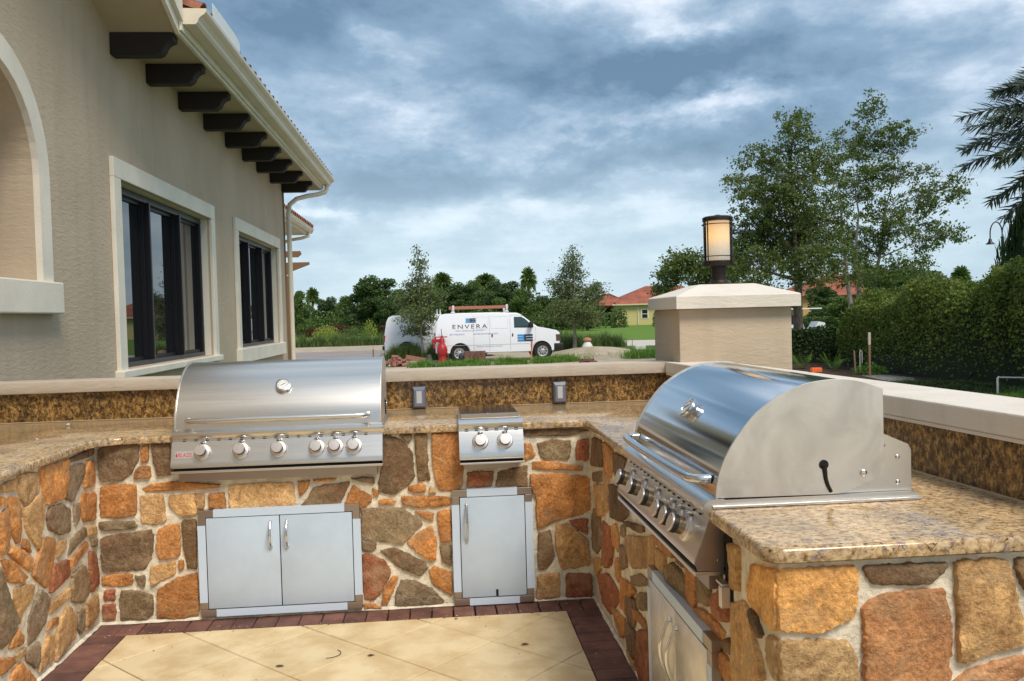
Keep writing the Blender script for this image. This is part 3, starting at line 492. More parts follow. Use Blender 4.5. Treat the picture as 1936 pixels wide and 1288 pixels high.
def resample(pts, step):
    for _ in range(1):
        q = []
        for i, p in enumerate(pts):
            a = pts[(i+1) % len(pts)]; q += [(p[0]*.93+a[0]*.07, p[1]*.93+a[1]*.07), (p[0]*.07+a[0]*.93, p[1]*.07+a[1]*.93)]
        pts = q
    out = []
    for i, p in enumerate(pts):
        a = pts[(i+1) % len(pts)]; d = math.hypot(a[0]-p[0], a[1]-p[1]); n = max(1, int(round(d/step)))
        out += [(p[0]+(a[0]-p[0])*k/n, p[1]+(a[1]-p[1])*k/n) for k in range(n)]
    return out
def area2(p): return sum(p[i][0]*p[(i+1) % len(p)][1]-p[(i+1) % len(p)][0]*p[i][1] for i in range(len(p)))
def stone_geo(pts, fn, mb, seed, step=.008, depth=1.0):
    """pts outline in the wall plane (m); fn(s,t,d)->3D"""
    if area2(pts) < 0: pts = pts[::-1]
    P = resample(pts, step); c = (sum(p[0] for p in P)/len(P), sum(p[1] for p in P)/len(P)); n = len(P)
    size = math.sqrt(abs(area2(pts))/2)
    J = []
    for p in P:
        v = noise.noise(Vector((p[0]*38, p[1]*38, seed)))*.005+noise.noise(Vector((p[0]*120, p[1]*120, seed+5)))*.0060+.0022
        d = math.hypot(p[0]-c[0], p[1]-c[1]) or 1; J.append((p[0]+(p[0]-c[0])/d*v, p[1]+(p[1]-c[1])/d*v))
    rings = [(-.0015, -.003), (-.0005, .006), (.0018, .0105), (min(.010, size*.07), .0120)]
    tx, ty = random.uniform(-.05, .05), random.uniform(-.05, .05); hh = random.uniform(.75, 1.2)*depth
    V = []; F = []
    def put(q, d):
        rel = (q[0]-c[0])*tx+(q[1]-c[1])*ty
        r = noise.fractal(Vector((q[0]*16, q[1]*16, seed*3.1)), .8, 2.2, 5)*.0045
        V.append(fn(q[0], q[1], d*hh+(rel+r)*min(1, max(0, d)/.011)))
    for ins, d in rings:
        for q in J:
            L_ = math.hypot(q[0]-c[0], q[1]-c[1]) or 1; s_ = 1-min(ins/L_, .5); put((c[0]+(q[0]-c[0])*s_, c[1]+(q[1]-c[1])*s_), d)
    k0 = len(rings)
    for s_ in (.62, .32):
        for q in J: put((c[0]+(q[0]-c[0])*s_, c[1]+(q[1]-c[1])*s_), .0135)
    put(c, .0135); tot = k0+2
    for k in range(tot-1):
        F += [(k*n+i, k*n+(i+1) % n, (k+1)*n+(i+1) % n, (k+1)*n+i) for i in range(n)]
    F += [((tot-1)*n+i, (tot-1)*n+(i+1) % n, tot*n) for i in range(n)]
    mb.add(V, F)
def stone(code, polys, seed, step=.008):
    mb = MB()
    for pts, fn in polys: stone_geo(pts, fn, mb, seed, step)
    o = mb.build('stone', MATS['field_stone'], kitchen, smooth=50)
    k = random.uniform(.8, 1.22); c = PAL[code]; h = random.uniform(-.08, .08)
    o.color = (min(1, c[0]*k*(1+h*.4)), c[1]*k, c[2]*k*(1-h), 1)
    return o
fB = lambda s, t, d: (s, -d, t)
fL = lambda s, t, d: (XL+d, s, t)
fR = lambda s, t, d: (-d, s, t)
fE = lambda s, t, d: (s, YE-d, t)
def mmp(pts, lo=-9, hi=9, z1=.886): return [(min(max(a/1000, lo), hi), min(max(c/1000, .012), z1)) for a, c in pts]
sd_ = 1
for data, fn, lo, hi in ((S_BACK, fB, XL+.015, -.012), (S_LEFT, fL, -5, -.012), (S_RIGHT, fR, -5, -.012), (S_END, fE, .006, 9)):
    for c, pts in data: stone(c, [(mmp(pts, lo, hi), fn)], sd_); sd_ += 1
def corner(F_, S_, code, seed):
    pf = [(max(a/1000, -.004), c/1000) for a, c in F_[0][1]]; ps = [(max(a/1000, YE+.004), c/1000) for a, c in S_[0][1]]
    stone(code, [(pf, fE), (ps, fR)], seed)
corner(C1F, C1S, 'A', 301); corner(C2F, C2S, 'Y', 302)
def fill(x0, x1, z0, z1, fn, cs=.17, keep=lambda x, z: True):
    nx = max(1, round((x1-x0)/cs)); nz = max(1, round((z1-z0)/cs)); gp = {}
    for i in range(nx+1):
        for j in range(nz+1):
            gp[i, j] = (x0+(x1-x0)*i/nx+(random.uniform(-.3, .3)*cs if 0 < i < nx else 0), z0+(z1-z0)*j/nz+(random.uniform(-.3, .3)*cs if 0 < j < nz else 0))
    for i in range(nx):
        for j in range(nz):
            q = [gp[i, j], gp[i+1, j], gp[i+1, j+1], gp[i, j+1]]; c = (sum(p[0] for p in q)/4, sum(p[1] for p in q)/4)
            if not keep(*c): continue
            q = [(c[0]+(p[0]-c[0])*.87, c[1]+(p[1]-c[1])*.87) for p in q]
            global sd_; sd_ += 1; stone(random.choice('OOTBGGR'), [(q, fn)], sd_, .025)
fill(-2.2, -.99, .01, .885, fL)
fill(.01, .66, .01, .555, fE); fill(.68, 1.1, .01, .56, fE)
# granite countertop: U outline, bullnose front edge
def fillet(pts, rad, seg=8):
    out = []; n = len(pts)
    for i, p in enumerate(pts):
        r = rad.get(i, 0)
        if not r: out.append(p); continue
        a = Vector(pts[i-1])-Vector(p); c = Vector(pts[(i+1) % n])-Vector(p); a.normalize(); c.normalize()
        ang = a.angle(c); L_ = r/math.tan(ang/2); P0 = Vector(p)+a*L_; P1 = Vector(p)+c*L_; ctr = Vector(p)+(a+c).normalized()*(r/math.sin(ang/2))
        for k in range(seg+1):
            t = k/seg; v = (P0.lerp(P1, t)-ctr).normalized()*r+ctr; out.append((v.x, v.y))
    return out
ov = .032
xbk = .6579+.0635*2.52
front = [(XL+ov, -3.2), (XL+ov, -ov), (-ov, -ov), (-ov-.012, YE-ov), (xbk, YE-ov)]
full = front+[(.658, .806), (-3.35, .806), (-3.35, -3.2)]
fp = fillet(full, {1: .16, 2: .035, 3: .05}, 10)
NB = [(-.006, .893), (-.001, .897), (0, .905), (0, .918), (-.003, .926), (-.010, .930)]
def inset_poly(P, d):
    n = len(P); out = []
    for i, p in enumerate(P):
        a = Vector(P[i-1]); q = Vector(P[(i+1) % n]); p = Vector(p); e1_ = (p-a).normalized(); e2_ = (q-p).normalized()
        n1_ = Vector((-e1_.y, e1_.x)); n2_ = Vector((-e2_.y, e2_.x)); m_ = (n1_+n2_).normalized(); k = max(.35, m_.dot(n1_)); out.append(tuple(p+m_*(d/k)))
    return out
sgn = 1 if area2(fp) > 0 else -1
b = MB(); n = len(fp); V = []
for off, z in NB:
    V += [(p[0], p[1], z) for p in inset_poly(fp, -off*sgn)]
F = [(k*n+i, k*n+(i+1) % n, (k+1)*n+(i+1) % n, (k+1)*n+i) for k in range(len(NB)-1) for i in range(n)]
for k, rev in ((0, True), (len(NB)-1, False)):
    tri = tessellate_polygon([[Vector(V[k*n+i]) for i in range(n)]]); F += [tuple(k*n+i for i in (t[::-1] if rev else t)) for t in tri]
b.add(V, F); b.build('countertop', MATS['granite_top'], kitchen, smooth=40)
# granite backsplash, two runs
b = MB(); b.box((-3.4, .8067, .9302), (.6575, .83, 1.0985)); b.build('backsplash', MATS['granite_splash'], kitchen)
b = MB(); b.rbox((-3.4, .8022, .9301), (.655, .8066, .9345), .0015); b.build('caulk_line', mat('caulk', (.50, .38, .24), .6), kitchen)
def skew(x, y): return x-.0635*y
def rprism(x0, x1, y0, y1, z0, z1):
    mb = MB(); v = []
    for z in (z0, z1): v += [(x0-.0635*y0, y0, z), (x1-.0635*y0, y0, z), (x1-.0635*y1, y1, z), (x0-.0635*y1, y1, z)]
    mb.add(v, [(0, 3, 2, 1), (4, 5, 6, 7), (0, 1, 5, 4), (1, 2, 6, 5), (2, 3, 7, 6), (3, 0, 4, 7)]); return mb
gx = .6579+.0635*0
rprism(.6579, .69, YE-.03, .8065, .9301, 1.0983).build('backsplash', MATS['granite_splash'], kitchen)
rprism(.6535, .6578, YE-.03, .800, .9302, .9342).build('caulk_line', MATS['caulk'], kitchen)
b = MB(); b.box((-1.005, .8061, .9346), (-1.0035, .8066, 1.0984)); b.build('slab_seam', MATS['caulk'], kitchen)
# rendered garden wall behind, with its coping
gw = thing('garden_wall', 'low rendered garden wall with pale stucco coping behind the granite backsplash', 'wall')
b = MB(); b.box((-3.45, .832, GZ-.05), (.645, .97, 1.096)); b.build('wall_body', STUCCO3, gw)
rprism(.692, .94, YE-.10, .9, GZ-.05, 1.0965).build('wall_body', STUCCO3, gw)
b = MB(); b.rbox((-3.478, .7691, 1.099), (.648, .9846, 1.1665), .006); b.build('coping', STUCCO3, gw, smooth=40)
mb = rprism(.651, .9566, YE-.12, .7685, 1.0992, 1.1668)
co = mb.build('coping', STUCCO2, gw)
bv = co.modifiers.new('b', 'BEVEL'); bv.width = .006; bv.segments = 2
tg = MB(); rprism(.650, .658, YE-.1, .765, 1.0905, 1.0990); 
o_ = rprism(.6535, .66, YE-.1, .766, 1.088, 1.0989).build('render_bead', STUCCO2, gw)
# ---- pillar
pil = thing('stone_pillar', 'square stucco pillar with a pale hipped cap at the corner of the garden wall', 'pillar', (1.05, 1.1, 0))
b = MB(); b.rbox((.662-1.05, .655-1.1, GZ-.05), (1.353-1.05, 1.25-1.1, 1.483), .008); b.build('shaft', STUCCO, pil, smooth=40)
b = MB(); x0, x1, y0, y1 = .632-1.05, 1.388-1.05, .598-1.1, 1.29-1.1
lv = [(0, 1.484), (0, 1.556), (.006, 1.562)]; V = []
for i_, z in lv: V += [(x0+i_, y0+i_, z), (x1-i_, y0+i_, z), (x1-i_, y1-i_, z), (x0+i_, y1-i_, z)]
V += [(x0+.235, y0+.30, 1.634), (x1-.17, y0+.30, 1.634), (x1-.17, y1-.17, 1.634), (x0+.235, y1-.17, 1.634)]
F = [(3, 2, 1, 0), (12, 13, 14, 15)]+[(k*4+i, k*4+(i+1) % 4, (k+1)*4+(i+1) % 4, (k+1)*4+i) for k in range(3) for i in range(4)]
b.add(V, F); b.build('cap', STUCCO2, pil)
# ---- lantern
LX, LY, LZ = 1.055, 1.1, 1.6365
lan = thing('pillar_lantern', 'lit bronze lantern with frosted cylinder glass standing on the pillar cap', 'lantern', (LX, LY, LZ))
b = MB(); b.lathe([(.070, 0), (.072, .008), (.062, .016), (.060, .022), (.047, .034), (.046, .118), (.052, .122)]); b.build('post_base', IRON, lan, smooth=35)
b = MB(); b.lathe([(.06, .118), (.098, .120), (.100, .124), (.100, .150), (.094, .154), (.02, .155)]); b.build('bottom_plate', IRON, lan, smooth=35)
b = MB(); b.lathe([(.09, .410), (.098, .411), (.098, .432), (.085, .440), (.03, .446), (.012, .452)]); b.build('top_plate', IRON, lan, smooth=35)
for zz in (.182, .388):
    b = MB(); b.tube([(.100*math.cos(t), .100*math.sin(t), zz) for t in [R(a) for a in range(0, 361, 12)]], .0032, 6, False); b.build('ring', IRON, lan, smooth=60)
for a in (35, 125, 215, 305):
    b = MB(); ca, sa = math.cos(R(a)), math.sin(R(a)); b.tube([(.105*ca, .105*sa, .135), (.105*ca, .105*sa, .425)], .0042, 8); b.tube([(.088*ca, .088*sa, .421), (.112*ca, .112*sa, .421)], .005, 6); b.build('rod', IRON, lan, smooth=60)
gm, t_, p_, nd_, ramp_ = nodes('frosted_lit_glass')
tc_ = nd_('ShaderNodeTexCoord'); sx_ = nd_('ShaderNodeSeparateXYZ', {0: tc_.outputs['Object']})
e_ = ramp_(nd_('ShaderNodeMapRange', {0: sx_.outputs[2], 1: .155, 2: .41}).outputs[0], [(0, (.30, .26, .21)), (.30, (.50, .40, .28)), (.60, (1.0, .60, .22)), (.85, (.80, .45, .17)), (1, (.6, .33, .13))])
t_.links.new(e_, p_.inputs['Emission Color']); p_.inputs['Emission Strength'].default_value = .40; p_.inputs['Base Color'].default_value = (.75, .70, .60, 1); p_.inputs['Roughness'].default_value = .3
b = MB()
fl = [(.072+.0016*math.cos(28*R(a)), a) for a in range(0, 360, 3)]
V = []
for zz in (.155, .41): V += [(r*math.cos(R(a)), r*math.sin(R(a)), zz) for r, a in fl]
nn = len(fl); b.add(V, [(i, (i+1) % nn, (i+1) % nn+nn, i+nn) for i in range(nn)]); b.build('glass_shade', gm, lan, smooth=60)
# clear outer cylinder
cg, t_, p_, nd_, ramp_ = nodes('clear_glass')
fr = nd_('ShaderNodeFresnel', {'IOR': 1.45}); g1 = nd_('ShaderNodeBsdfGlossy', {'Roughness': .02}); tr = nd_('ShaderNodeBsdfTransparent')
mx = nd_('ShaderNodeMixShader', {0: fr.outputs[0], 1: tr.outputs[0], 2: g1.outputs[0]}); t_.links.new(mx.outputs[0], t_.nodes['Material Output'].inputs[0])
b = MB(); V = []
for zz in (.1555, .4095): V += [(.093*math.cos(R(a)), .093*math.sin(R(a)), zz) for a in range(0, 360, 8)]
b.add(V, [(i, (i+1) % 45, (i+1) % 45+45, i+45) for i in range(45)]); b.build('outer_glass', cg, lan, smooth=60)

# ================================================================== grills
Z0 = .931
def box_label(name, parent): pass
def panel_profile():
    # (y, z) closed section of the control panel, y<0 in front
    pts = [(.0, .957), (-.030, .956), (-.047, .951), (-.057, .941), (-.059, .928), (-.054, .916), (-.046, .909), (-.0435, .906), (-.0440, .9015)]
    pts += [(-.0465, .900), (-.083, .802), (-.088, .790), (-.088, .780), (-.082, .773), (-.070, .770), (.0, .770)]
    return pts
def knob(parent, x, y, z, steel):
    ax = Vector((0, -.937, .35)); O = Vector((x, y, z))
    k = MB(); k.lathe([(.041, -.002), (.041, .004), (.037, .009), (.032, .010), (.032, .015), (.028, .016)], O, ax, 28); kb = k.build('bezel', SATIN, parent, smooth=35)
    k = MB(); k.lathe([(.0265, .014), (.0265, .034), (.0255, .035)], O, ax, 28); kk = k.build('knob', BRASSY, parent, smooth=35)
    k = MB(); k.lathe([(.0268, .0), (.0276, .0005), (.0276, .0145), (.027, .015)], O+ax*.035, ax, 28); k.build('grip_band', BLACK, kk, smooth=35)
    k = MB(); k.lathe([(.0272, 0), (.0272, .004), (.0255, .006), (.004, .0064)], O+ax*.050, ax, 28); k.build('knob_cap', SATIN, kk, smooth=35)
    up = Vector((0, .35, .937)); k = MB(); k.tube([O+ax*.0560+up*.018, O+ax*.0560+up*.023], .0014, 6); k.build('pointer', BLACK, kk)
SATIN = mat('satin_steel', (.74, .68, .64), .34, .9); BRASSY = mat('knob_barrel', (.36, .30, .22), .25, 1)
HOOD = [(-.020, .955), (-.017, .985), (-.010, 1.019), (.001, 1.050), (.016, 1.080), (.035, 1.110), (.060, 1.144), (.092, 1.180), (.125, 1.206), (.160, 1.228), (.200, 1.247), (.240, 1.260), (.285, 1.267), (.330, 1.269), (.375, 1.264), (.415, 1.253), (.456, 1.238)]
def dense(P, n=3):
    # Catmull-Rom through the profile
    out = []
    for i in range(len(P)-1):
        p0 = P[max(i-1, 0)]; p1 = P[i]; p2 = P[i+1]; p3 = P[min(i+2, len(P)-1)]
        for k in range(n):
            t = k/n; out.append(tuple(.5*(2*p1[j]+(p2[j]-p0[j])*t+(2*p0[j]-5*p1[j]+4*p2[j]-p3[j])*t*t+(3*p1[j]-p0[j]-3*p2[j]+p3[j])*t**3) for j in (0, 1)))
    return out+[P[-1]]
CHROME_S = mat('satin_chrome', (.66, .66, .67), .20, 1)
def make_grill(name, label, loc, rz, polished, W=1.01):
    g = thing(name, label, 'grill', loc, rz, 'built-in gas grills on the granite counter')
    T = lambda z: z-Z0
    fx = lambda p, d: (d, p[0], T(p[1]))
    H = dense(HOOD)
    body = MB(); body.box((.026, .0, T(.9315)), (W-.026, .545, T(.952))); body.box((.03, .03, T(.72)), (W-.03, .40, T(.9312)))
    body.build('firebox', STEELP, g)
    b = MB(); b.rbox((-.012, -.035, T(.9318)), (W+.012, .560, T(.9395)), .002); b.prism([(-.035, .9396), (.560, .9396), (.545, .9530), (-.02, .9530)], fx, .0, .0118); b.prism([(-.035, .9396), (.560, .9396), (.545, .9530), (-.02, .9530)], fx, W-.0118, W); b.build('base_flange', STEEL, g)
    # hood skin: inner offset shell
    sk = MB(); n = len(H); inn = []
    for i, p in enumerate(H):
        a = H[max(i-1, 0)]; c = H[min(i+1, n-1)]; t = Vector((c[0]-a[0], c[1]-a[1])).normalized(); nn_ = Vector((t.y, -t.x)); inn.append((p[0]+nn_.x*.006, p[1]+nn_.y*.006))
    sk.prism(H+inn[::-1], fx, .006, W-.006)
    hood = sk.build('hood', POLISH if polished else STEEL, g, smooth=30)
    side = H+[(.456, 1.005), (.448, .998), (.335, .957), (.30, .955)]
    for x0, x1 in ((0, .0065), (W-.0065, W)):
        b = MB(); b.prism([(p[0]-.0025*(p[0] < .3), p[1]+.0035) if i < len(H) else p for i, p in enumerate(side)], fx, x0, x1); pl = b.build('end_plate', STEELP, g)
        bv = pl.modifiers.new('b', 'BEVEL'); bv.width = .0012; bv.segments = 1
        outx = -.0008 if x0 == 0 else W+.0008; dx = -1 if x0 == 0 else 1
        b = MB(); sl = [(.283, 1.038), (.286, 1.020), (.288, 1.000), (.294, .980), (.303, .962)]
        P_ = dense(sl, 4); w_ = [.0095 if i < 3 else .0058 for i in range(len(P_))]
        b.tube([(outx-dx*.0005, p[0], T(p[1])) for p in P_], [.0095 if i == 0 else .0075*(1-.35*i/len(P_)) for i in range(len(P_))], 8)
        b.lathe([(.0135, 0), (.0135, .002)], (outx-dx*.001, .283, T(1.038)), (dx, 0, 0), 16); b.build('slot', DARK, pl)
        b = MB(); b.lathe([(.0095, 0), (.0095, .003), (.006, .0055), (.002, .006)], (outx, .396, T(1.011)), (dx, 0, 0), 16); b.build('bolt', CHROME, pl, smooth=40)
    for x0, x1, dx in ((.016, .024, -1), (W-.024, W-.016, 1)):
        b = MB(); b.prism([(.30, .953), (.543, .953), (.543, 1.066), (.535, 1.083), (.456, 1.118), (.40, 1.118), (.30, 1.06)], fx, x0, x1); br = b.build('rear_bracket', STEEL, g)
        xo = x0 if dx < 0 else x1
        for (yy, zz) in ((.503, 1.048), (.503, .978), (.462, 1.083)):
            b = MB(); b.lathe([(.0065, 0), (.0065, .0015), (.004, .0045), (.001, .005)], (xo, yy, T(zz)), (dx, 0, 0), 14); b.build('bolt', CHROME, br, smooth=40)
    b = MB(); b.box((.018, .452, T(.956)), (W-.018, .458, T(1.236))); b.build('hood_back', STEELP, g)
    # control panel
    b = MB(); b.prism(panel_profile(), fx, -.004, W+.004); pn = b.build('control_panel', STEEL, g, smooth=32)
    b = MB(); k = 0
    for i in range(int((W-.06)/.055)):
        xx = .045+i*.055; b.box((xx, -.0475, T(.8985)), (xx+.016, -.0435, T(.9025)))
    b.build('vent_slot', DARK, pn, kind='stuff')
    for x0, x1 in ((-.0065, -.0045), (W+.0045, W+.0065)):
        b = MB(); b.prism([(-.012, .928), (-.046, .896), (-.086, .785), (-.080, .762), (-.006, .760)], fx, x0, x1); pe = b.build('panel_end', BARE, pn)
        b = MB(); b.lathe([(.0035, 0), (.002, .002)], (x1 if x0 > 0 else x0, -.022, T(.79)), (1 if x0 > 0 else -1, 0, 0), 10); b.build('screw', CHROME, pe)
    b = MB(); b.box((.0, -.060, T(.7600)), (W, .0, T(.7695))); b.build('shadow_gap', DARK, g)
    b = MB(); b.rbox((-.006, -.088, T(.7480)), (W+.006, -.002, T(.7598)), .003); b.build('drip_lip', STEEL, g)
    b = MB(); b.rbox((.02, -.040, T(.700)), (W-.025, -.004, T(.7478)), .002); b.build('trim_flange', BARE, g)
    for kx in (.141, .324, .503, .686, .776, .866):
        xx = kx*W; knob(g, xx, -.066, T(.848), False)
        b = MB(); b.rbox((xx-.010, -.066, T(.889)), (xx+.014, -.046, T(.898)), .003); b.build('lamp_tab', CHROME, g, smooth=40)
    # badge
    b = MB(); b.add([(.004+.012, -.0762+.0, T(.8195)), (.098, -.0762, T(.8195)), (.098, -.0630, T(.8550)), (.016, -.0630, T(.8550))], [(0, 1, 2, 3)])
    b2 = MB(); up = Vector((0, .35, .937)); O = Vector((.014, -.0766, T(.820))); nn_ = Vector((0, -.937, .35))
    b2.rbox((0, 0, 0), (.086, .036, .0012), .0005, Matrix.Translation(O) @ Matrix(((1, 0, 0), (0, .35, -.937), (0, .937, .35))).to_4x4()); bd = b2.build('badge', mat('badge_plate', (.55, .53, .52), .4, .6), g)
    Mx = Matrix(((1, 0, 0), (0, .35, -.937), (0, .937, .35))).to_euler()
    RED = mat('badge_red', (.55, .02, .03), .4)
    t = text('badge_lettering', 'BLAZE', .0285, (O+nn_*.0014+up*.0075+Vector((.014, 0, 0))), Mx, RED, bd, 1.0, .80, .0004)
    fm = MB(); fl_ = [(0, 0), (.006, -.002), (.011, .002), (.012, .008), (.009, .013), (.0095, .019), (.005, .015), (.003, .021), (.0, .012), (-.002, .006)]
    fm.prism(fl_, lambda p, d: tuple(O+Vector((.004, 0, 0))+up*(.008+p[1])+Vector((p[0]*.7, 0, 0))+nn_*d), .0013, .0018); fm.build('badge_flame', RED, bd)
    # gauge on the hood
    i0 = min(range(len(H)), key=lambda i: abs(H[i][1]-1.140)); tn = Vector((0, H[i0+1][0]-H[i0-1][0], H[i0+1][1]-H[i0-1][1])).normalized(); nv = Vector((0, -tn.z, tn.y))
    O = Vector((.515*W, H[i0][0], T(H[i0][1])))
    b = MB(); b.lathe([(.030, -.003), (.032, .004), (.036, .010), (.0375, .018), (.0365, .022), (.030, .0235), (.029, .021)], O, nv, 32); gg = b.build('gauge', CHROME_S, g, smooth=35)
    b = MB(); b.lathe([(.0285, .0222), (.001, .0224)], O, nv, 32); b.build('gauge_dial', mat('dial_face', (.75, .75, .73), .3), gg)
    side_ = Vector((1, 0, 0)); upv = tn
    b = MB(); b.tube([O+nv*.0235-side_*.010-upv*.006, O+nv*.0235+side_*.012+upv*.008], .0012, 6)
    for a in range(-120, 121, 30):
        d_ = side_*math.sin(R(a))+upv*math.cos(R(a)); b.tube([O+nv*.023+d_*.019, O+nv*.023+d_*.025], .0008, 5)
    b.build('gauge_needle', BLACK, gg)
    # handle: bar with ends curving back into the hood
    hz = 1.000; hy = -.0135
    xs = [.065*W, .067*W, .075*W, .10*W, .16*W, .3*W, .5*W, .7*W, .84*W, .90*W, .925*W, .933*W, .935*W]
    off = [-.004, -.024, -.043, -.056, -.061, -.064, -.065, -.064, -.061, -.056, -.043, -.024, -.004]
    P_ = dense([(a, c) for a, c in zip(xs, off)], 5)
    b = MB(); b.tube([(p[0], hy+p[1], T(hz)) for p in P_], .0135, 16); b.build('handle', STEEL if not polished else CHROME_S, g, smooth=50)
    return g
CHROME_S = mat('satin_chrome', (.66, .66, .67), .16, 1)
make_grill('gas_grill', 'stainless six-knob gas grill with brushed hood, left of the side burner', (-2.073, 0, Z0), 0, False)
make_grill('gas_grill', 'stainless six-knob gas grill with mirror-polished hood seen from its end, on the right-hand counter', (.0, -1.095, Z0), R(-90), True, 1.005)
b = MB(); b.box((-.0035, -2.158, .66), (.02, -2.106, .8920)); b.build('cavity_shade', DARK, kitchen)  # near-black box paints the shade in the gap beside the grill
b = MB(); b.rbox((-.030, -2.152, .672), (-.004, -2.128, .730), .002); b.rbox((-.028, -2.150, .7305), (-.005, -2.100, .738), .002); b.build('support_bracket', STEELP, kitchen)
# ---- side burner
sb = thing('side_burner', 'small two-knob stainless side burner with a flat lid, between the outlet boxes', 'side burner', (-.678, 0, Z0))
T = lambda z: z-Z0; W = .322; fx = lambda p, d: (d, p[0], T(p[1]))
PP = [(p[0]-.022 if p[0] < -.001 else p[0], p[1]) for p in panel_profile()]
PP = [(p[0], p[1] if p[1] > .8 else p[1]-.012) for p in PP]
b = MB(); b.prism(PP, fx, 0, W); pn = b.build('control_panel', STEEL, sb, smooth=32)
b = MB()
for i in range(6): b.box((.03+i*.05, -.0697, T(.8985)), (.03+i*.05+.018, -.0655, T(.9025)))
b.build('vent_slot', DARK, pn, kind='stuff')
b = MB(); b.rbox((.004, -.028, T(.9315)), (W-.004, .40, T(.957)), .002); b.build('body', STEELP, sb)
b = MB(); b.rbox((.010, -.024, T(.9575)), (W-.018, .385, T(.981)), .003); lid = b.build('lid', mat('lid_steel', (.50, .47, .45), .12, 1), sb)
b = MB(); b.tube(dense([(0, 0), (.004, .13), (.003, .25), (-.004, .38)], 4) and [(.150+p[0], p[1], T(.982)) for p in dense([(0, -.02), (.004, .12), (.003, .25), (-.006, .37)], 4)], .0028, 6); b.build('lid_line', CHROME, lid)  # thin chrome line running along the lid
for kx in (.105, .228):
    knob(sb, kx, -.086, T(.846), False)
    b = MB(); b.rbox((kx-.010, -.088, T(.889)), (kx+.014, -.068, T(.898)), .003); b.build('lamp_tab', CHROME, sb, smooth=40)
b = MB(); b.box((.004, -.085, T(.748)), (W-.004, -.002, T(.7575))); b.build('shadow_gap', DARK, sb)
b = MB(); b.rbox((0, -.110, T(.738)), (W+.002, -.002, T(.7478)), .003); b.build('drip_lip', STEEL, sb)
b = MB(); b.rbox((.022, -.045, T(.705)), (W-.03, -.004, T(.7378)), .002); b.build('trim_flange', BARE, sb)

# ================================================================== access doors
def arc_handle(parent, x, zt, zb):
    b = MB(); n = 14
    b.tube([(x, -.040-.030*math.sin(math.pi*k/n), zt+(zb-zt)*k/n) for k in range(n+1)], [.0055+.0012*math.sin(math.pi*k/n) for k in range(n+1)], 10)
    for z in (zt, zb): b.lathe([(.0085, 0), (.0085, .003), (.006, .006), (.0055, .012)], (x, -.033, z), (0, -1, 0), 14)
    b.build('handle', CHROME, parent, smooth=50)
def door_unit(label, W_, H_, leaves, loc, rz, handles, torn=(0.0, 0.0), film=True, tab=False):
    d = thing('access_door', label, 'door', loc, rz, 'stainless access doors in the stone wall')
    f_ = .036; fr_m = BARE
    for nm, a, c in (('frame_rail', (0, -.030, 0), (W_, -.001, f_)), ('frame_rail', (0, -.030, H_-f_), (W_, -.001, H_)), ('frame_stile', (0, -.0298, f_), (f_, -.0012, H_-f_)), ('frame_stile', (W_-f_, -.0298, f_), (W_, -.0012, H_-f_))):
        b = MB(); b.rbox(a, c, .002); b.build(nm, fr_m, d)
    # pale protective film still on the straight lengths of the frame, bare at the corners
    c1 = .075
    for a, c in (((c1, -.0312, -.0006), (W_-c1, -.0302, f_)), ((c1, -.0312, H_-f_), (W_-c1, -.0302, H_+.0012)), ((-.0030, -.0312, c1*.95), (f_-.001, -.0302, H_-c1)), ((W_-f_+.001, -.0312, c1*.95), (W_+.0035, -.0302, H_-c1))):
        b = MB(); b.box(a, c)
        if c[2]-a[2] < .05: b.box((a[0], -.031, c[2]-.001 if a[2] > .1 else a[2]), (c[0], -.004, c[2]+.0004 if a[2] > .1 else a[2]+.001))
        b.build('protective_film', FILM2, d)
    b = MB(); b.box((f_, -.020, f_), (W_-f_, -.003, H_-f_)); b.build('back_gap', DARK, d)
    iw = (W_-2*f_)/leaves
    for k in range(leaves):
        x0 = f_+k*iw+.003; x1 = f_+(k+1)*iw-.003+(.0015 if k < leaves-1 else 0)
        b = MB(); b.rbox((x0, -.0325, f_+.004), (x1, -.021, H_-f_-.004), .0025); lf = b.build('door_leaf', FILM if film else STEELP, d, smooth=40)
        hx, zt, zb = handles[k]; arc_handle(lf, hx, zt, zb)
        if tab: b = MB(); b.box((x0+.52*(x1-x0), -.0332, f_+.006), (x0+.56*(x1-x0), -.0322, f_+.040)); b.build('tape_mark', BLACK, lf)
    return d
door_unit('wide double-leaf access door with pale blue film, under the left grill', .790, .530, 2, (-1.975, 0, .022), 0, [(.352, .462, .335), (.432, .462, .335)])
door_unit('narrow single-leaf access door with one handle, below the side burner', .405, .590, 1, (-.721, 0, .008), 0, [(.072, .52, .335)], tab=True)
door_unit('shiny double-leaf access door seen edge-on in the right-hand stone wall', .74, .530, 2, (-.004, -1.325, .024), R(-90), [(.325, .445, .25), (.405, .445, .25)], film=False)

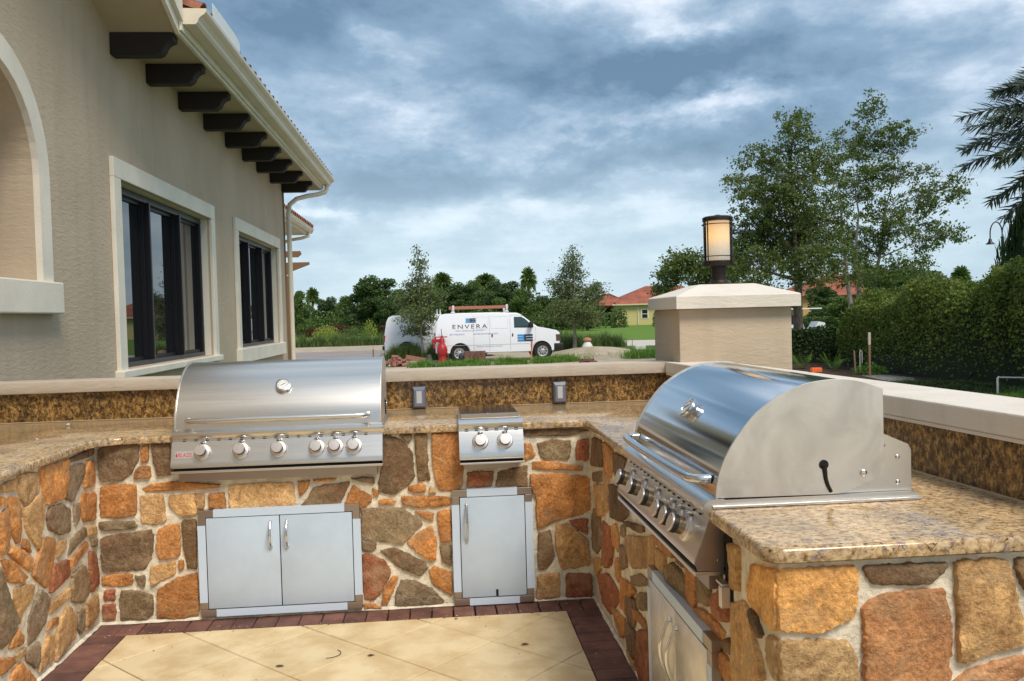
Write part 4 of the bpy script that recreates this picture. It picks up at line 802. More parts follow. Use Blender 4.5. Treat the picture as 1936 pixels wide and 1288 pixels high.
# ================================================================== outlet boxes on the backsplash
SMK = mat('smoked_cover', (.075, .085, .125), .12, spec=.8); SMK2 = mat('smoked_cover_edge', (.16, .17, .22), .25, spec=.8)
def outlet(x, label):
    o = thing('outlet_box', label, 'outlet', (x, .8067, .932), 0, 'weatherproof outlet boxes on the backsplash')
    b = MB(); b.rbox((-.041, -.014, .002), (.041, -.0005, .136), .005); b.build('back_plate', SMK, o, smooth=40)
    b = MB(); V = []
    for (hw, z0, z1, y) in ((.038, .006, .133, -.0142), (.037, .008, .131, -.030), (.028, .018, .115, -.042)):
        V += [(-hw, y, z0), (hw, y, z0), (hw, y, z1), (-hw, y, z1)]
    b.add(V, [(k*4+i, k*4+(i+1) % 4, (k+1)*4+(i+1) % 4, (k+1)*4+i) for k in range(2) for i in range(4)]+[(8, 9, 10, 11)]); b.build('bubble_cover', SMK2, o)
    b = MB(); b.rbox((-.0155, -.0445, .035), (.0155, -.0425, .108), .003); b.build('outlet_face', mat('outlet_face', (.50, .52, .54), .4), o)
outlet(-.891, 'smoked outlet box on the backsplash just right of the left grill')
outlet(-.047, 'smoked outlet box on the backsplash near the wall corner and pillar')

# ---- small things lying about
b = MB(); b.rbox((-.024, -.014, 0), (.024, .014, .021), .003); o = b.build('foam_block', mat('orange_foam', (.75, .13, .02), .7)); o.location = (1.0, -.46, 1.1672); o.rotation_euler = (0, 0, R(-5)); tag(o, 'small orange block lying on the right-hand coping', 'block')
CH = mat('white_chip', (.7, .68, .62), .8)
for (x, y, r, l) in ((-2.84, .62, .011, 'white chip on the left counter close to the backsplash'), (-2.74, .02, .006, 'tiny pale crumb in the middle of the left counter')):
    m_ = MB(); m_.lathe([(r*.8, 0), (r, r*.3), (r*.5, r*.7)], (x, y, .9302), (0, 0, 1), 7); tag(m_.build('stone_chip', CH), l, 'chip')

# ================================================================== clubhouse (left)
BX = -3.4812
club = thing('clubhouse', 'tan stucco clubhouse with cream window trim, dark corbels and a tiled eave', 'building', (BX, 4, GZ))
def cb(nm, b, m, parent=club, smooth=None, kind=None):
    b.v = [(x-BX, y-4, z-GZ) for x, y, z in b.v]
    return b.build(nm, m, parent, smooth=smooth, kind=kind)
YC = 11.43
W1 = (3.33, 6.30, 1.10, 2.735); W2 = (7.72, 10.68, 1.13, 2.735)   # openings y0,y1,z0,z1
AC, AR, AS = 1.088, .68, 2.518
arch = [(AC+AR*math.cos(R(a)), AS+AR*math.sin(R(a))) for a in range(0, 181, 9)]
archo = [(AC+AR, 1.79)]+arch+[(AC-AR, 1.79)]
PK = -5.0
def roofz(y): return 3.975+.41*min(3.284-y, 3.284-PK) if y < 3.284 else 3.975
outer = [(-14, GZ), (YC, GZ), (YC, 4.15), (3.284, 4.15), (PK, 4.15+.41*(3.284-PK)), (-14, 4.15)]
rect = lambda w_: [(w_[0], w_[2]), (w_[1], w_[2]), (w_[1], w_[3]), (w_[0], w_[3])]
b = MB(); loops = [outer, archo[::-1], rect(W1)[::-1], rect(W2)[::-1]]
flat = [p for l in loops for p in l]; tri = tessellate_polygon([[Vector((p[0], p[1], 0)) for p in l] for l in loops])
b.add([(BX, p[0], p[1]) for p in flat], [tuple(t) for t in tri])
for l, dep in ((archo, 1.6), (rect(W1), .16), (rect(W2), .16)):
    n = len(l); b.add([(BX, p[0], p[1]) for p in l]+[(BX-dep, p[0], p[1]) for p in l], [(i, (i+1) % n, (i+1) % n+n, i+n) for i in range(n)])
b.add([(BX, YC, GZ), (BX-7, YC, GZ), (BX-7, YC, 4.15), (BX, YC, 4.15)], [(0, 1, 2, 3)])
cb('wall', b, STUCCO)
b = MB(); b.box((BX-1.72, AC-1.6, 1.2), (BX-1.61, AC+1.6, 3.8)); cb('loggia_wall', b, STUCCO)
def trimring(inner, outer_, x0, x1, nm, m=TRIM, parent=club):
    b = MB(); n = len(inner)
    V = [(x1, p[0], p[1]) for p in inner]+[(x1, p[0], p[1]) for p in outer_]+[(x0, p[0], p[1]) for p in inner]+[(x0, p[0], p[1]) for p in outer_]
    F = []
    for i in range(n-1): F += [(i, i+1, n+i+1, n+i), (n+i, n+i+1, 3*n+i+1, 3*n+i), (i, i+1, 2*n+i+1, 2*n+i)]
    F += [(0, n, 3*n, 2*n), (n-1, 2*n-1, 4*n-1, 3*n-1)]
    b.add(V, F); return cb(nm, b, m, parent)
ao = [(AC+(AR+.16)*math.cos(R(a)), AS+(AR+.16)*math.sin(R(a))) for a in range(0, 181, 9)]
trimring(archo, [(AC+AR+.16, 1.79)]+ao+[(AC-AR-.16, 1.79)], BX+.001, BX+.045, 'arch_trim')
b = MB(); b.rbox((BX-.5, AC-.675, 1.72), (BX-.001, AC+.675, 1.7915), .004); b.rbox((BX+.001, AC-.92, 1.572), (BX+.085, AC+.905, 1.792), .01); cb('arch_sill', b, TRIM)
def window(w_, sill_lo):
    y0, y1, z0, z1 = w_
    b = MB(); b.rbox((BX+.001, y0-.17, z1), (BX+.04, y1+.16, z1+.17), .006); b.rbox((BX+.001, y0-.17, z0-.03), (BX+.04, y0, z1), .006); b.rbox((BX+.001, y1, z0-.03), (BX+.04, y1+.16, z1), .006); wt = cb('window_trim', b, TRIM)
    b = MB(); b.rbox((BX-.14, y0-.20, sill_lo), (BX+.075, y1+.20, z0-.005), .008); cb('window_sill', b, TRIM)
    b = MB(); b.box((BX-.154, y1-.004, z0), (BX-.02, y1+.01, z1)); cb('jamb_lining', b, TRIM); b = MB(); b.box((BX-.154, y0, z1-.004), (BX-.02, y1-.005, z1+.01)); cb('head_lining', b, TRIM); b = MB(); b.box((BX-.159, y0, z0), (BX-.155, y1, z1)); wf = cb('window', b, FRAME)
    th = .045
    for a, c in (((BX-.155, y0, z0), (BX-.09, y1, z0+th)), ((BX-.155, y0, z1-.07), (BX-.09, y1-.006, z1-.006)), ((BX-.1545, y0, z0+th), (BX-.0905, y0+.03, z1-.07)), ((BX-.1545, y1-.04, z0+th), (BX-.0905, y1-.006, z1-.075))):
        b = MB(); b.rbox(a, c, .003); cb('frame', b, FRAMEL, wf)
    n = 3; pw = (y1-y0)/n
    for k in (1, 2):
        yy = y0+k*pw; b = MB(); b.rbox((BX-.154, yy-.012, z0+th), (BX-.055, yy+.022, z1-.07), .003); cb('mullion', b, FRAME, wf)
        b = MB(); b.box((BX-.0545, yy-.004, z0+th), (BX-.049, yy+.022, z1-.07)); cb('mullion_face', b, FRAMEL, wf)
    for k in range(n):
        a = y0+k*pw+(.023 if k else .031); c = y0+(k+1)*pw-(.013 if k < n-1 else .041)
        b = MB(); b.box((BX-.150, a, z0+th), (BX-.146, c, z1-.07)); cb('pane', b, GLASS, wf)
        b = MB(); b.rbox((BX-.1455, c-.03, z0+th), (BX-.10, c, z1-.07), .002); cb('sash_stile', b, FRAME, wf)
        b = MB(); b.box((BX-.1455, a+.001, z0+th), (BX-.125, c-.031, z0+th+.035)); cb('sash_rail', b, FRAME, wf); b = MB(); b.box((BX-.1455, a+.001, z1-.105), (BX-.125, c-.031, z1-.07)); cb('sash_rail', b, FRAME, wf)
window(W1, 1.03); window(W2, .93)
# interior blind slab visible through nothing: glass is dark. corbels
for i, y in enumerate((3.36, 4.27, 5.30, 6.30, 7.34, 8.33, 9.30, 10.35, 11.43)):
    ct = [(0, 3.972), (.525, 3.972), (.53, 3.955), (.53, 3.905), (.500, 3.900), (.475, 3.885), (.455, 3.860), (.440, 3.825), (.415, 3.800), (.38, 3.785), (.0, 3.785)]
    b = MB(); b.prism(ct, lambda p, d: (BX+p[0], d, p[1]), y-.07, y+.07); o = cb('corbel', b, CORB); bv = o.modifiers.new('b', 'BEVEL'); bv.width = .012; bv.segments = 2; bv.limit_method = 'ANGLE'
# soffit, fascia, gutter (level eave) and rising rake nearer the camera
EY = 12.42
b = MB()
b.box((BX-.3, 3.284, 3.974), (-2.93, EY-.05, 4.02))
sl = [(3.284, 3.974), (PK, 3.974+.41*(3.284-PK)), (PK, 4.03+.41*(3.284-PK)), (3.284, 4.02)]
b.prism(sl, lambda p, d: (d, p[0], p[1]), BX-.3, -2.93); b.prism([(PK, 3.974+.41*(3.284-PK)), (-14, 3.97), (-14, 4.03), (PK, 4.03+.41*(3.284-PK))], lambda p, d: (d, p[0], p[1]), BX-.3, -2.93)
cb('soffit', b, SOFF)
b = MB(); b.rbox((-2.929, 3.284, 3.955), (-2.895, EY, 4.20), .004); b.rbox((-2.894, 3.27, 3.985), (-2.872, EY-.01, 4.19), .003); b.box((BX-.5, EY-.05, 3.96), (-2.93, EY, 4.2))
cb('fascia', b, TRIM)
b = MB(); b.prism([(3.29, 3.955), (PK, 3.955+.41*(3.29-PK)), (PK, 4.22+.41*(3.29-PK)), (3.29, 4.22)], lambda p, d: (d, p[0], p[1]), -2.929, -2.897)
b.prism([(3.28, 4.06), (PK, 4.06+.41*(3.28-PK)), (PK, 4.26+.41*(3.28-PK)), (3.28, 4.26)], lambda p, d: (d, p[0], p[1]), -2.896, -2.86); cb('rake_board', b, TRIM)
GP = [(-2.870, 4.045), (-2.765, 4.045), (-2.745, 4.065), (-2.738, 4.09), (-2.715, 4.115), (-2.690, 4.130), (-2.672, 4.150), (-2.668, 4.178), (-2.682, 4.182), (-2.682, 4.172), (-2.69, 4.155), (-2.72, 4.135), (-2.75, 4.10), (-2.765, 4.062), (-2.862, 4.055), (-2.862, 4.185), (-2.870, 4.185)]
b = MB(); b.prism(GP, lambda p, d: (p[0], d, p[1]), 3.31, 12.49); gt = cb('gutter', b, GUT)
for yy in (3.302, 12.491):
    b = MB(); b.prism(GP[:8]+[(-2.870, 4.182)], lambda p, d: (p[0], d, p[1]), yy, yy+.008); cb('end_cap', b, GUT, gt)
b = MB(); b.prism([(3.60, 4.183), (4.65, 4.183), (4.65, 4.30), (4.45, 4.33), (3.60, 4.33)], lambda p, d: (d, p[0], p[1]), -2.690, -2.686); cb('splash_guard', b, mat('guard_plate', (.72, .76, .74), .4), gt)
# roof plane and barrel tiles at the eave
b = MB(); b.add([(-2.86, 3.3, 4.20), (-2.86, EY, 4.20), (BX-4.5, EY-2.0, 5.9), (BX-4.5, 3.3, 5.9)], [(0, 1, 2, 3)])
b.add([(-2.86, EY, 4.20), (BX-4, EY, 4.2), (BX-4.5, EY-2, 5.9)], [(0, 1, 2)]); rf = cb('roof', b, TILE_R)
def tile_mesh():
    b = MB(); n = 8; V = []
    for (u_, w_) in ((0, .105), (-.42, .085)):
        for k in range(n+1):
            a = math.pi*k/n; V.append((u_, math.cos(a)*w_, math.sin(a)*w_*.9))
        for k in range(n+1):
            a = math.pi*(n-k)/n; V.append((u_, math.cos(a)*(w_-.018), math.sin(a)*(w_-.018)*.9))
    m2 = 2*(n+1); b.add(V, [(k, (k+1) % m2, (k+1) % m2+m2, k+m2) for k in range(m2)]+[tuple(range(m2))]); return b
t0 = tile_mesh().build('roof_tile', TILE_R, rf, smooth=40); first = True; y = 3.42
while y < EY-.05:
    for c_ in range(2):
        o = t0 if first else t0.copy()
        if not first: COL.objects.link(o)
        first = False
        o.location = (-2.735-.36*c_-BX, y-4, 4.172+.135*c_-GZ); o.rotation_euler = (0, R(20), R(random.uniform(-1.5, 1.5)))
    y += .262
# the corner tile end seen above the gutter's near end
# downspout with elbows
b = MB(); dx = -3.40
PT = [(-2.80, 12.30, 4.06), (-2.80, 12.30, 3.97), (-2.83, 12.25, 3.90), (-2.95, 12.12, 3.84), (-3.12, 11.90, 3.78), (-3.27, 11.66, 3.70), (-3.375, 11.53, 3.58), (-3.395, 11.50, 3.42), (-3.395, 11.50, GZ)]
b.tube(PT, [.042]*len(PT), 12); cb('downspout', b, GUT, smooth=50)
b = MB(); b.box((BX-.06, YC+.002, GZ), (BX+.02, YC+.05, 3.9)); cb('corner_shade', b, mat('corner_shade_brown', (.20, .16, .11), .8))  # brown strip paints shadow along the wall corner

# second wing farther along
wing = thing('clubhouse_wing', 'far wing of the clubhouse with tiled eave and gutter behind the downspout', 'building', (-5, 17, GZ))
def wb(nm, b, m, parent=wing, smooth=None):
    b.v = [(x+5, y-17, z-GZ) for x, y, z in b.v]; return b.build(nm, m, parent, smooth=smooth)
b = MB(); b.box((-9, 13.5, GZ), (-4.98, 19.5, 3.85)); wb('wall', b, STUCCO)
b = MB(); b.box((-4.98, 13.5, 3.86), (-4.33, 20.0, 3.9)); b.rbox((-4.33, 13.5, 3.84), (-4.28, 20.02, 4.02), .004); wb('soffit', b, TRIM)
b = MB(); b.prism([(-4.28, 3.90), (-4.20, 3.90), (-4.165, 3.95), (-4.14, 4.03), (-4.28, 4.03)], lambda p, d: (p[0], d, p[1]), 13.5, 20.08); wb('gutter', b, GUT)
b = MB(); b.tube([(-4.22, 19.7, 3.92), (-4.24, 19.68, 3.80), (-4.40, 19.6, 3.74), (-4.75, 19.55, 3.68), (-4.93, 19.53, 3.60), (-4.95, 19.53, 3.4), (-4.95, 19.53, GZ)], .045, 10); wb('downspout', b, GUT, smooth=50)
b = MB(); b.add([(-4.25, 13.5, 4.06), (-4.25, 20.1, 4.06), (-7.5, 17.4, 5.4), (-7.5, 13.5, 5.4)], [(0, 1, 2, 3)]); b.add([(-4.25, 20.1, 4.06), (-9, 20.1, 4.06), (-7.5, 17.4, 5.4)], [(0, 1, 2)]); rf2 = wb('roof', b, TILE_R)
y = 13.7
while y < 20.1:
    o = t0.copy(); COL.objects.link(o); o.parent = rf2; o.location = (-4.17+5, y-17, 4.05-GZ); o.rotation_euler = (0, R(20), 0); o = t0.copy(); COL.objects.link(o); o.parent = rf2; o.location = (-4.53+5, y-17, 4.19-GZ); o.rotation_euler = (0, R(20), 0); y += .262
for k in range(7):
    b = MB(); b.tube([(-4.26-.42*k, 20.1-.33*k, 4.14+.175*k), (-4.70-.42*k, 19.76-.33*k, 4.30+.175*k)], .085, 8); wb('roof_tile', b, TILE_R, rf2, smooth=50)
# pergola with tapered beam ends
WOOD = mat('pergola_wood', (.24, .13, .065), .7, bump=.004, bscale=10, stretch=(1, 1, 8))
pg = thing('pergola', 'brown timber pergola with pointed beam ends beside the clubhouse corner', 'pergola', (-4.2, 15.3, GZ))
def pb(nm, b):
    b.v = [(x+4.2, y-15.3, z-GZ) for x, y, z in b.v]; return b.build(nm, WOOD, pg)
b = MB(); b.rbox((-4.20, 15.2, GZ), (-4.02, 15.4, 2.5), .006); pb('post', b)
b = MB(); b.prism([(-6, 2.52), (-3.98, 2.52), (-3.98, 2.60), (-3.60, 2.74), (-3.60, 2.79), (-6, 2.79)], lambda p, d: (p[0], d, p[1]), 15.2, 15.3); pb('beam', b)
b = MB(); b.prism([(-6, 2.98), (-4.0, 2.98), (-3.98, 3.0), (-3.92, 3.05), (-3.94, 3.12), (-6, 3.12)], lambda p, d: (p[0], d, p[1]), 16.2, 16.3); pb('beam', b)

# roof corner of a neighbouring building at the right edge
nb = thing('neighbour_roof', 'white gutter corner and terracotta tile of a building cut off at the right edge', 'building', (13.8, 12.7, GZ))
b = MB(); b.prism([(11.22-13.8, 4.01-GZ), (11.45-13.8, 3.93-GZ), (14-13.8, 3.93-GZ), (14-13.8, 4.05-GZ), (11.22-13.8, 4.05-GZ)], lambda p, d: (p[0], d, p[1]), -6, 0); b.build('gutter', GUT, nb)
b = MB(); b.box((12.4-13.8, -6, 0), (14-13.8, -.4, 3.925-GZ)); b.build('wall', STUCCO, nb)
b = MB(); b.tube([(11.40-13.8, -.05, 4.13-GZ), (12.0-13.8, -.15, 4.33-GZ)], .085, 10); b.build('roof_tile', mat('pale_terracotta', (.50, .24, .12), .75), nb, smooth=50)

# ================================================================== foliage materials
LF_OAK = m_leaf('leaf_oak', (.050, .084, .022), (.18, .24, .060), .35)
LF_OAK2 = m_leaf('leaf_oak_grey', (.070, .105, .036), (.20, .255, .085), .35)
LF_FAR = m_leaf('leaf_far', (.050, .098, .022), (.155, .235, .052), .3)
LF_FAR2 = m_leaf('leaf_far_deep', (.036, .075, .022), (.105, .17, .044), .3)
LF_PALM = m_leaf('leaf_palm', (.055, .10, .025), (.15, .23, .045), .3)
LF_HEDGE = m_leaf('leaf_hedge', (.065, .115, .020), (.175, .24, .040), .35, (.32, .33, .07))
LF_DARK = m_leaf('leaf_dark', (.018, .042, .013), (.055, .105, .026), .2)
LF_GRASS = m_leaf('grass_blade', (.09, .19, .025), (.21, .37, .06), .35)
LF_ORN = m_leaf('ornamental_grass', (.075, .125, .032), (.165, .235, .068), .3)
LF_LIME = m_leaf('lime_leaf', (.22, .28, .04), (.40, .45, .09), .3)
LF_RED = m_leaf('red_leaf', (.06, .022, .014), (.12, .045, .022), .2)
LF_DATE = m_leaf('date_leaf', (.020, .035, .018), (.060, .085, .038), .15)
TW = mat('twig', (.12, .10, .08), .9)
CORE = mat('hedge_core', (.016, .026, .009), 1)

def branch(P0, P1, sag=.12, n=5):
    P0, P1 = np.array(P0), np.array(P1); d = P1-P0; L_ = np.linalg.norm(d); j = rng.normal(size=3)*L_*sag
    return [tuple(P0+d*t+j*math.sin(math.pi*t)*.6+np.array([0, 0, 1])*L_*.10*math.sin(math.pi*t)) for t in np.linspace(0, 1, n)]
def tree_from_blobs(name, label, cat, base, blobs, trunk_h, trunk_r, ncl, leaf, nleaf, mleaf, mbark, trunks=None, clr=.28, group=None, twigs=True):
    t = thing(name, label, cat, (base[0], base[1], GZ), 0, group)
    tb = MB(); lb = MB(); pts = []
    trunks = trunks or [(0, 0)]
    top = max(bl[2]+bl[5]*.4 for bl in blobs); nodes_ = []
    for tx, ty in trunks:
        cxm = np.mean([bl[0] for bl in blobs]) if len(trunks) == 1 else tx*2.2
        top_ = top*(.86 if len(trunks) == 1 else .74); P = [(tx, ty, 0)]+[(tx+(cxm*.5)*(k/8)**2+rng.normal()*.05, ty+rng.normal()*.05, top_*k/8) for k in range(1, 9)]
        rr = [trunk_r*1.25]+[trunk_r*(1-.93*(k/8)**.8) for k in range(1, 9)]
        tb.tube(P, rr, 10); nodes_ += [(np.array(P[k]), rr[k]) for k in range(1, 8) if P[k][2] > trunk_h*.8]
    vol = np.array([bl[3]*bl[4]*bl[5] for bl in blobs])**.72; vol = vol/vol.sum()
    for bi, bl in enumerate(blobs):
        c = np.array(bl[:3]); r = np.array(bl[3:])
        low = [q for q in nodes_ if q[0][2] < c[2]] or nodes_[:1]
        nd = min(low, key=lambda q: np.linalg.norm(q[0]-c)+abs(q[0][2]-(c[2]-.35*np.linalg.norm((q[0]-c)[:2])))*1.0)
        B = branch(nd[0], c, .10, 7); r0 = min(nd[1]*.6, .03+.022*np.linalg.norm(c-nd[0])); lb.tube(B, [r0*(1-.72*i/6) for i in range(7)], 6, False)
        k = max(4, int(ncl*vol[bi]))
        for _ in range(k):
            d = rng.normal(size=3); d /= np.linalg.norm(d); q = c+d*r*(rng.uniform(.25, 1.0)**.6)*(1+.18*rng.normal())
            pts.append(q)
            if twigs and rng.random() < .55:
                s0 = np.array(B[rng.integers(3, 7)]); lb.tube([tuple(x) for x in branch(s0, q, .16, 4)], [.012, .009, .006, .003], 4, False)
    pts = np.array(pts); N = nleaf
    L_ = np.repeat(pts, N, 0)+rng.normal(size=(len(pts)*N, 3))*clr*np.array([1, 1, .7])*np.repeat(rng.uniform(.5, 1.3, (len(pts), 1)), N, 0)*.6
    V, F = leafcloud(L_, leaf, .5)
    tb.build('trunk', mbark, t, smooth=60); lb.build('limbs', mbark, t, smooth=60, weld=False)
    fast('crown', V, F, mleaf, t)
    return t
tree_from_blobs('oak_tree', 'tall airy oak with a pale straight trunk rising right of the stone pillar', 'tree', T_A[0], T_A[1], 2.2, .22, 1150, .115, 38, LF_OAK, BARK, clr=.22)
tree_from_blobs('oak_tree', 'wide open-branched oak leaning right behind the straight-trunked one, sky showing through', 'tree', T_B[0], T_B[1], 2.4, .15, 680, .14, 32, LF_OAK, BARKG, trunks=[(0, 0), (.9, .4), (-.5, -.2)], clr=.235)
tree_from_blobs('oak_tree', 'low dark tree spreading just left of the lantern above the pillar', 'tree', T_C[0], T_C[1], 1.5, .16, 420, .17, 24, LF_OAK, BARK, clr=.36)
tree_from_blobs('young_oak', 'young conical oak standing in front of the rear van', 'tree', T_D[0], T_D[1], 1.7, .075, 430, .125, 18, LF_OAK2, BARKG, clr=.25)
tree_from_blobs('young_oak', 'young conical oak with a slim pale trunk right of the front van', 'tree', T_E[0], T_E[1], 1.8, .10, 760, .12, 16, LF_OAK2, BARKG, clr=.27)

# ---- background trees: shared crowns
def bg_proto(kind, seed):
    global rng
    t = thing('far_tree', 'x', 'tree'); r_ = np.random.default_rng(seed)
    if kind == 'palm':
        b = MB(); b.tube([(0, 0, 0), (.1, 0, 3), (.05, 0, 5.2)], [.25, .2, .2], 8); b.build('trunk', BARK, t)
        V = []; F = []; n0 = 0
        for k in range(520):
            az = r_.uniform(0, 6.283); el = r_.uniform(-.75, 1.45); L_ = r_.uniform(.9, 1.55)
            d = np.array([math.cos(az)*math.cos(el), math.sin(az)*math.cos(el), math.sin(el)]); s_ = r_.normal(size=3); s_ -= d*(s_@d); s_ /= np.linalg.norm(s_)
            a = np.array([.05, 0, 5.25])+d*.25; m_ = a+d*L_*.6; e = a+d*L_+np.array([0, 0, -.22*L_]); V += [a-s_*.03, a+s_*.03, m_+s_*.10, m_-s_*.10, e+s_*.02, e-s_*.02]; F += [[n0, n0+1, n0+2, n0+3], [n0+3, n0+2, n0+4, n0+5]]; n0 += 6
        fast('crown', np.array(V), np.array(F), LF_PALM, t)
    else:
        b = MB(); b.tube([(0, 0, 0), (.1, 0, 2.2), (0, 0, 4.5)], [.22, .16, .06], 8); b.build('trunk', BARK, t)
        bl = [(r_.normal()*.75, r_.normal()*.6, 1.0+4.5*((i_+.5)/26)) for i_ in range(26)]
        P = []
        for x_, y_, z_ in bl:
            f = math.sqrt(max(.08, 1-((z_-3.0)/3.0)**2))*1.25; rr = r_.uniform(.55, .9)
            d = r_.normal(size=(420, 3)); d /= np.linalg.norm(d, axis=1)[:, None]
            P.append(np.array([x_*f, y_*f, z_])+d*np.array([rr, rr, rr*.75])*(r_.uniform(.5, 1.1, (420, 1))))
        P = np.concatenate(P); V, F = leafcloud(P, .25, .6); fast('crown', V, F, LF_FAR if seed % 2 else LF_FAR2, t)
    return t
protos = {'oak': [bg_proto('oak', s_) for s_ in (1, 2, 3, 4)], 'palm': [bg_proto('palm', s_) for s_ in (11, 12)]}
used = set(); cnt = {'oak': 0, 'palm': 0}
BGL = ['small oak at the far left edge of the treeline beside the clubhouse corner', 'rounded cabbage palm at the left end of the treeline', 'low oak in the treeline above the left lawn', 'middling oak left of the big dark one in the treeline', 'largest dark oak of the treeline, left of the rear van', 'oak filling the treeline just above the rear van roof', 'shorter oak in front of the gap left of the rear van', 'bright oak behind the roof of the front van', 'cabbage palm with a rounded head rising above the van roof rack', 'bushy oak behind the middle of the red ladder rack', 'oak at the middle of the treeline above the front van', 'flat-headed cabbage palm in the middle of the treeline', 'oak right of the middle cabbage palm', 'tall cabbage palm above the cab of the front van', 'grey-green oak behind the cab of the front van', 'oak in the treeline left of the pale-trunked young oak', 'dark oak behind the pale-trunked young oak', 'dark tree at the left end of the yellow house', 'small tree on the lawn before the orange house', 'tree standing between the trunk and the orange house', 'dark oak behind the open-branched oak', 'dark oak behind the left part of the big hedge', 'low dark oak above the big hedge', 'far cabbage palm peeping over the big hedge', 'dark tree behind the lantern', 'dark tree low behind the pillar cap']
for i, (k, x, y, h, hw) in enumerate(BG):
    kk = 'palm' if k == 'palm' else 'oak'; pr_ = protos[kk][cnt[kk] % len(protos[kk])]; key = (kk, cnt[kk] % len(protos[kk])); cnt[kk] += 1
    H0 = 6.6 if kk == 'palm' else 6.0; W0 = 1.75 if kk == 'palm' else 2.1
    sc_ = (max(.3, hw/W0), max(.3, hw/W0), h/H0)
    if key in used: dup(pr_, (x, y, GZ), random.uniform(0, 6), BGL[i], 'trees of the background treeline', sc_)
    else:
        used.add(key); pr_.location = (x, y, GZ); pr_.scale = sc_; pr_['label'] = BGL[i]; pr_['group'] = 'trees of the background treeline'
for kk, li in protos.items():
    for q in range(len(li)):
        if (kk, q) not in used:
            for ch in list(li[q].children): bpy.data.objects.remove(ch)
            bpy.data.objects.remove(li[q])
# dense understorey at the foot of the treeline
def belt(name, label, pts, h, n, leaf, m, cat='woods', thick=4.0):
    P = []
    pts = np.array(pts, float); seg = np.linalg.norm(np.diff(pts, axis=0), axis=1); tot = seg.sum()
    for _ in range(n):
        s_ = rng.uniform(0, tot); k = 0
        while k < len(seg)-1 and s_ > seg[k]: s_ -= seg[k]; k += 1
        p = pts[k]+(pts[k+1]-pts[k])*s_/seg[k]; hh = h*(.62+.38*noise.noise(Vector((p[0]*.16, p[1]*.16, 1.3)))+.25*noise.noise(Vector((p[0]*.6, p[1]*.6, 4.3))))
        P.append((p[0]+rng.normal()*thick*.35, p[1]+rng.normal()*thick*.5, GZ+hh*rng.uniform(0, 1)**.75))
    V, F = leafcloud(np.array(P), leaf, .6); o = fast(name, V, F, m, None, 'stuff'); tag(o, label, cat); return o
belt('undergrowth', 'dense dark undergrowth along the foot of the treeline behind the vans', [(-19, 118), (-8, 114), (8, 112), (19, 113)], 6.8, 42000, .42, LF_FAR2)
belt('undergrowth', 'lower green undergrowth in front of the treeline', [(-19, 108), (-4, 103), (12, 101), (19, 104)], 3.4, 18000, .32, LF_FAR)
belt('undergrowth', 'dark green belt of trees filling in behind the pillar and oaks', [(42, 112), (46, 98), (56, 92), (66, 88)], 5.6, 22000, .42, LF_FAR2)
belt('red_shrubs', 'row of reddish shrubs at the back of the left lawn', [(-17, 98), (-10.5, 97)], 1.5, 3500, .2, LF_RED, 'shrubs', 1.2)
belt('red_shrubs', 'short patch of tawny shrubs left of the rear van', [(-6.6, 92), (-3.2, 91.5)], 2.3, 2500, .2, mats_tawny if 'mats_tawny' in globals() else LF_RED, 'shrubs', 1.4)
def shrub(name, label, x, y, rx, rz_, n, leaf, m, cat='shrub', z0=None):
    d = rng.normal(size=(n, 3)); d /= np.linalg.norm(d, axis=1)[:, None]; d[:, 2] = abs(d[:, 2]); rad = rng.uniform(.55, 1.08, (n, 1))
    P = d*np.array([rx, rx, rz_])*rad+rng.normal(size=(n, 3))*.03; V, F = leafcloud(P, leaf, .55); t = thing(name, label, cat, (x, y, GZ))
    fast('foliage', V, F, m, t); b = MB(); b.tube([(0, 0, 0), (0, 0, rz_*.6)], .03, 6); b.build('stem', BARK, t); return t
shrub('lime_shrub', 'large lime-yellow shrub at the back of the left lawn', -12.6, 88, 1.5, 1.4, 1500, .16, LF_LIME)
shrub('lime_shrub', 'small lime-yellow shrub between the dark shrubs left of the rear van', -8.2, 90, .8, 1.9, 800, .15, LF_LIME)
shrub('green_shrub', 'clipped round green shrub on the left lawn beside the path', -8.7, 78, 1.6, 1.3, 1800, .14, LF_FAR)
shrub('dark_shrub', 'dark leafy shrub in front of the yellow wall', 22.4, 106, 1.15, 2.7, 1100, .26, LF_FAR2)
shrub('dark_shrub', 'small dark shrub against the yellow wall beside the pillar', 27.4, 105.7, .7, 2.4, 600, .22, LF_FAR2)
# ---- grasses
def grass_patch(name, label, region, n, h, wd, m, lean=.4, cat='grass'):
    P = []; hs_ = {}
    while len(P) < n:
        c = region[rng.integers(0, len(region))]; q = rng.normal(size=2)*.5
        if abs(q[0]) > 1.1 or abs(q[1]) > 1.1: continue
        P.append((c[0]+q[0]*c[2], c[1]+q[1]*c[3], GZ-.02))
    P = np.array(P); cl_ = np.array([.62+.75*noise.noise(Vector((p[0]*1.7, p[1]*1.7, 5))) for p in P]); keep = cl_ > .33; P = P[keep]; V, F = blades(P, h, wd, lean)
    zz = V.reshape(-1, 6, 3); zz[:, :, 2] = (zz[:, :, 2]-GZ)*np.clip(cl_[keep]*1.25, .5, 1.5)[:, None]+GZ
    o = fast(name, zz.reshape(-1, 3), np.concatenate([np.arange(len(P))[:, None]*6+np.array([[0, 1, 2, 3]]), np.arange(len(P))[:, None]*6+np.array([[3, 2, 4, 5]])]), m, None, 'stuff'); tag(o, label, cat); return o
grass_patch('ornamental_grass', 'band of tall ornamental grass along the far edge of the road at left', [(-19+1.35*i, 60.8+.25*math.sin(i*2.1), 1.0, .8) for i in range(16)], 15000, .85, .016, LF_ORN, .5)
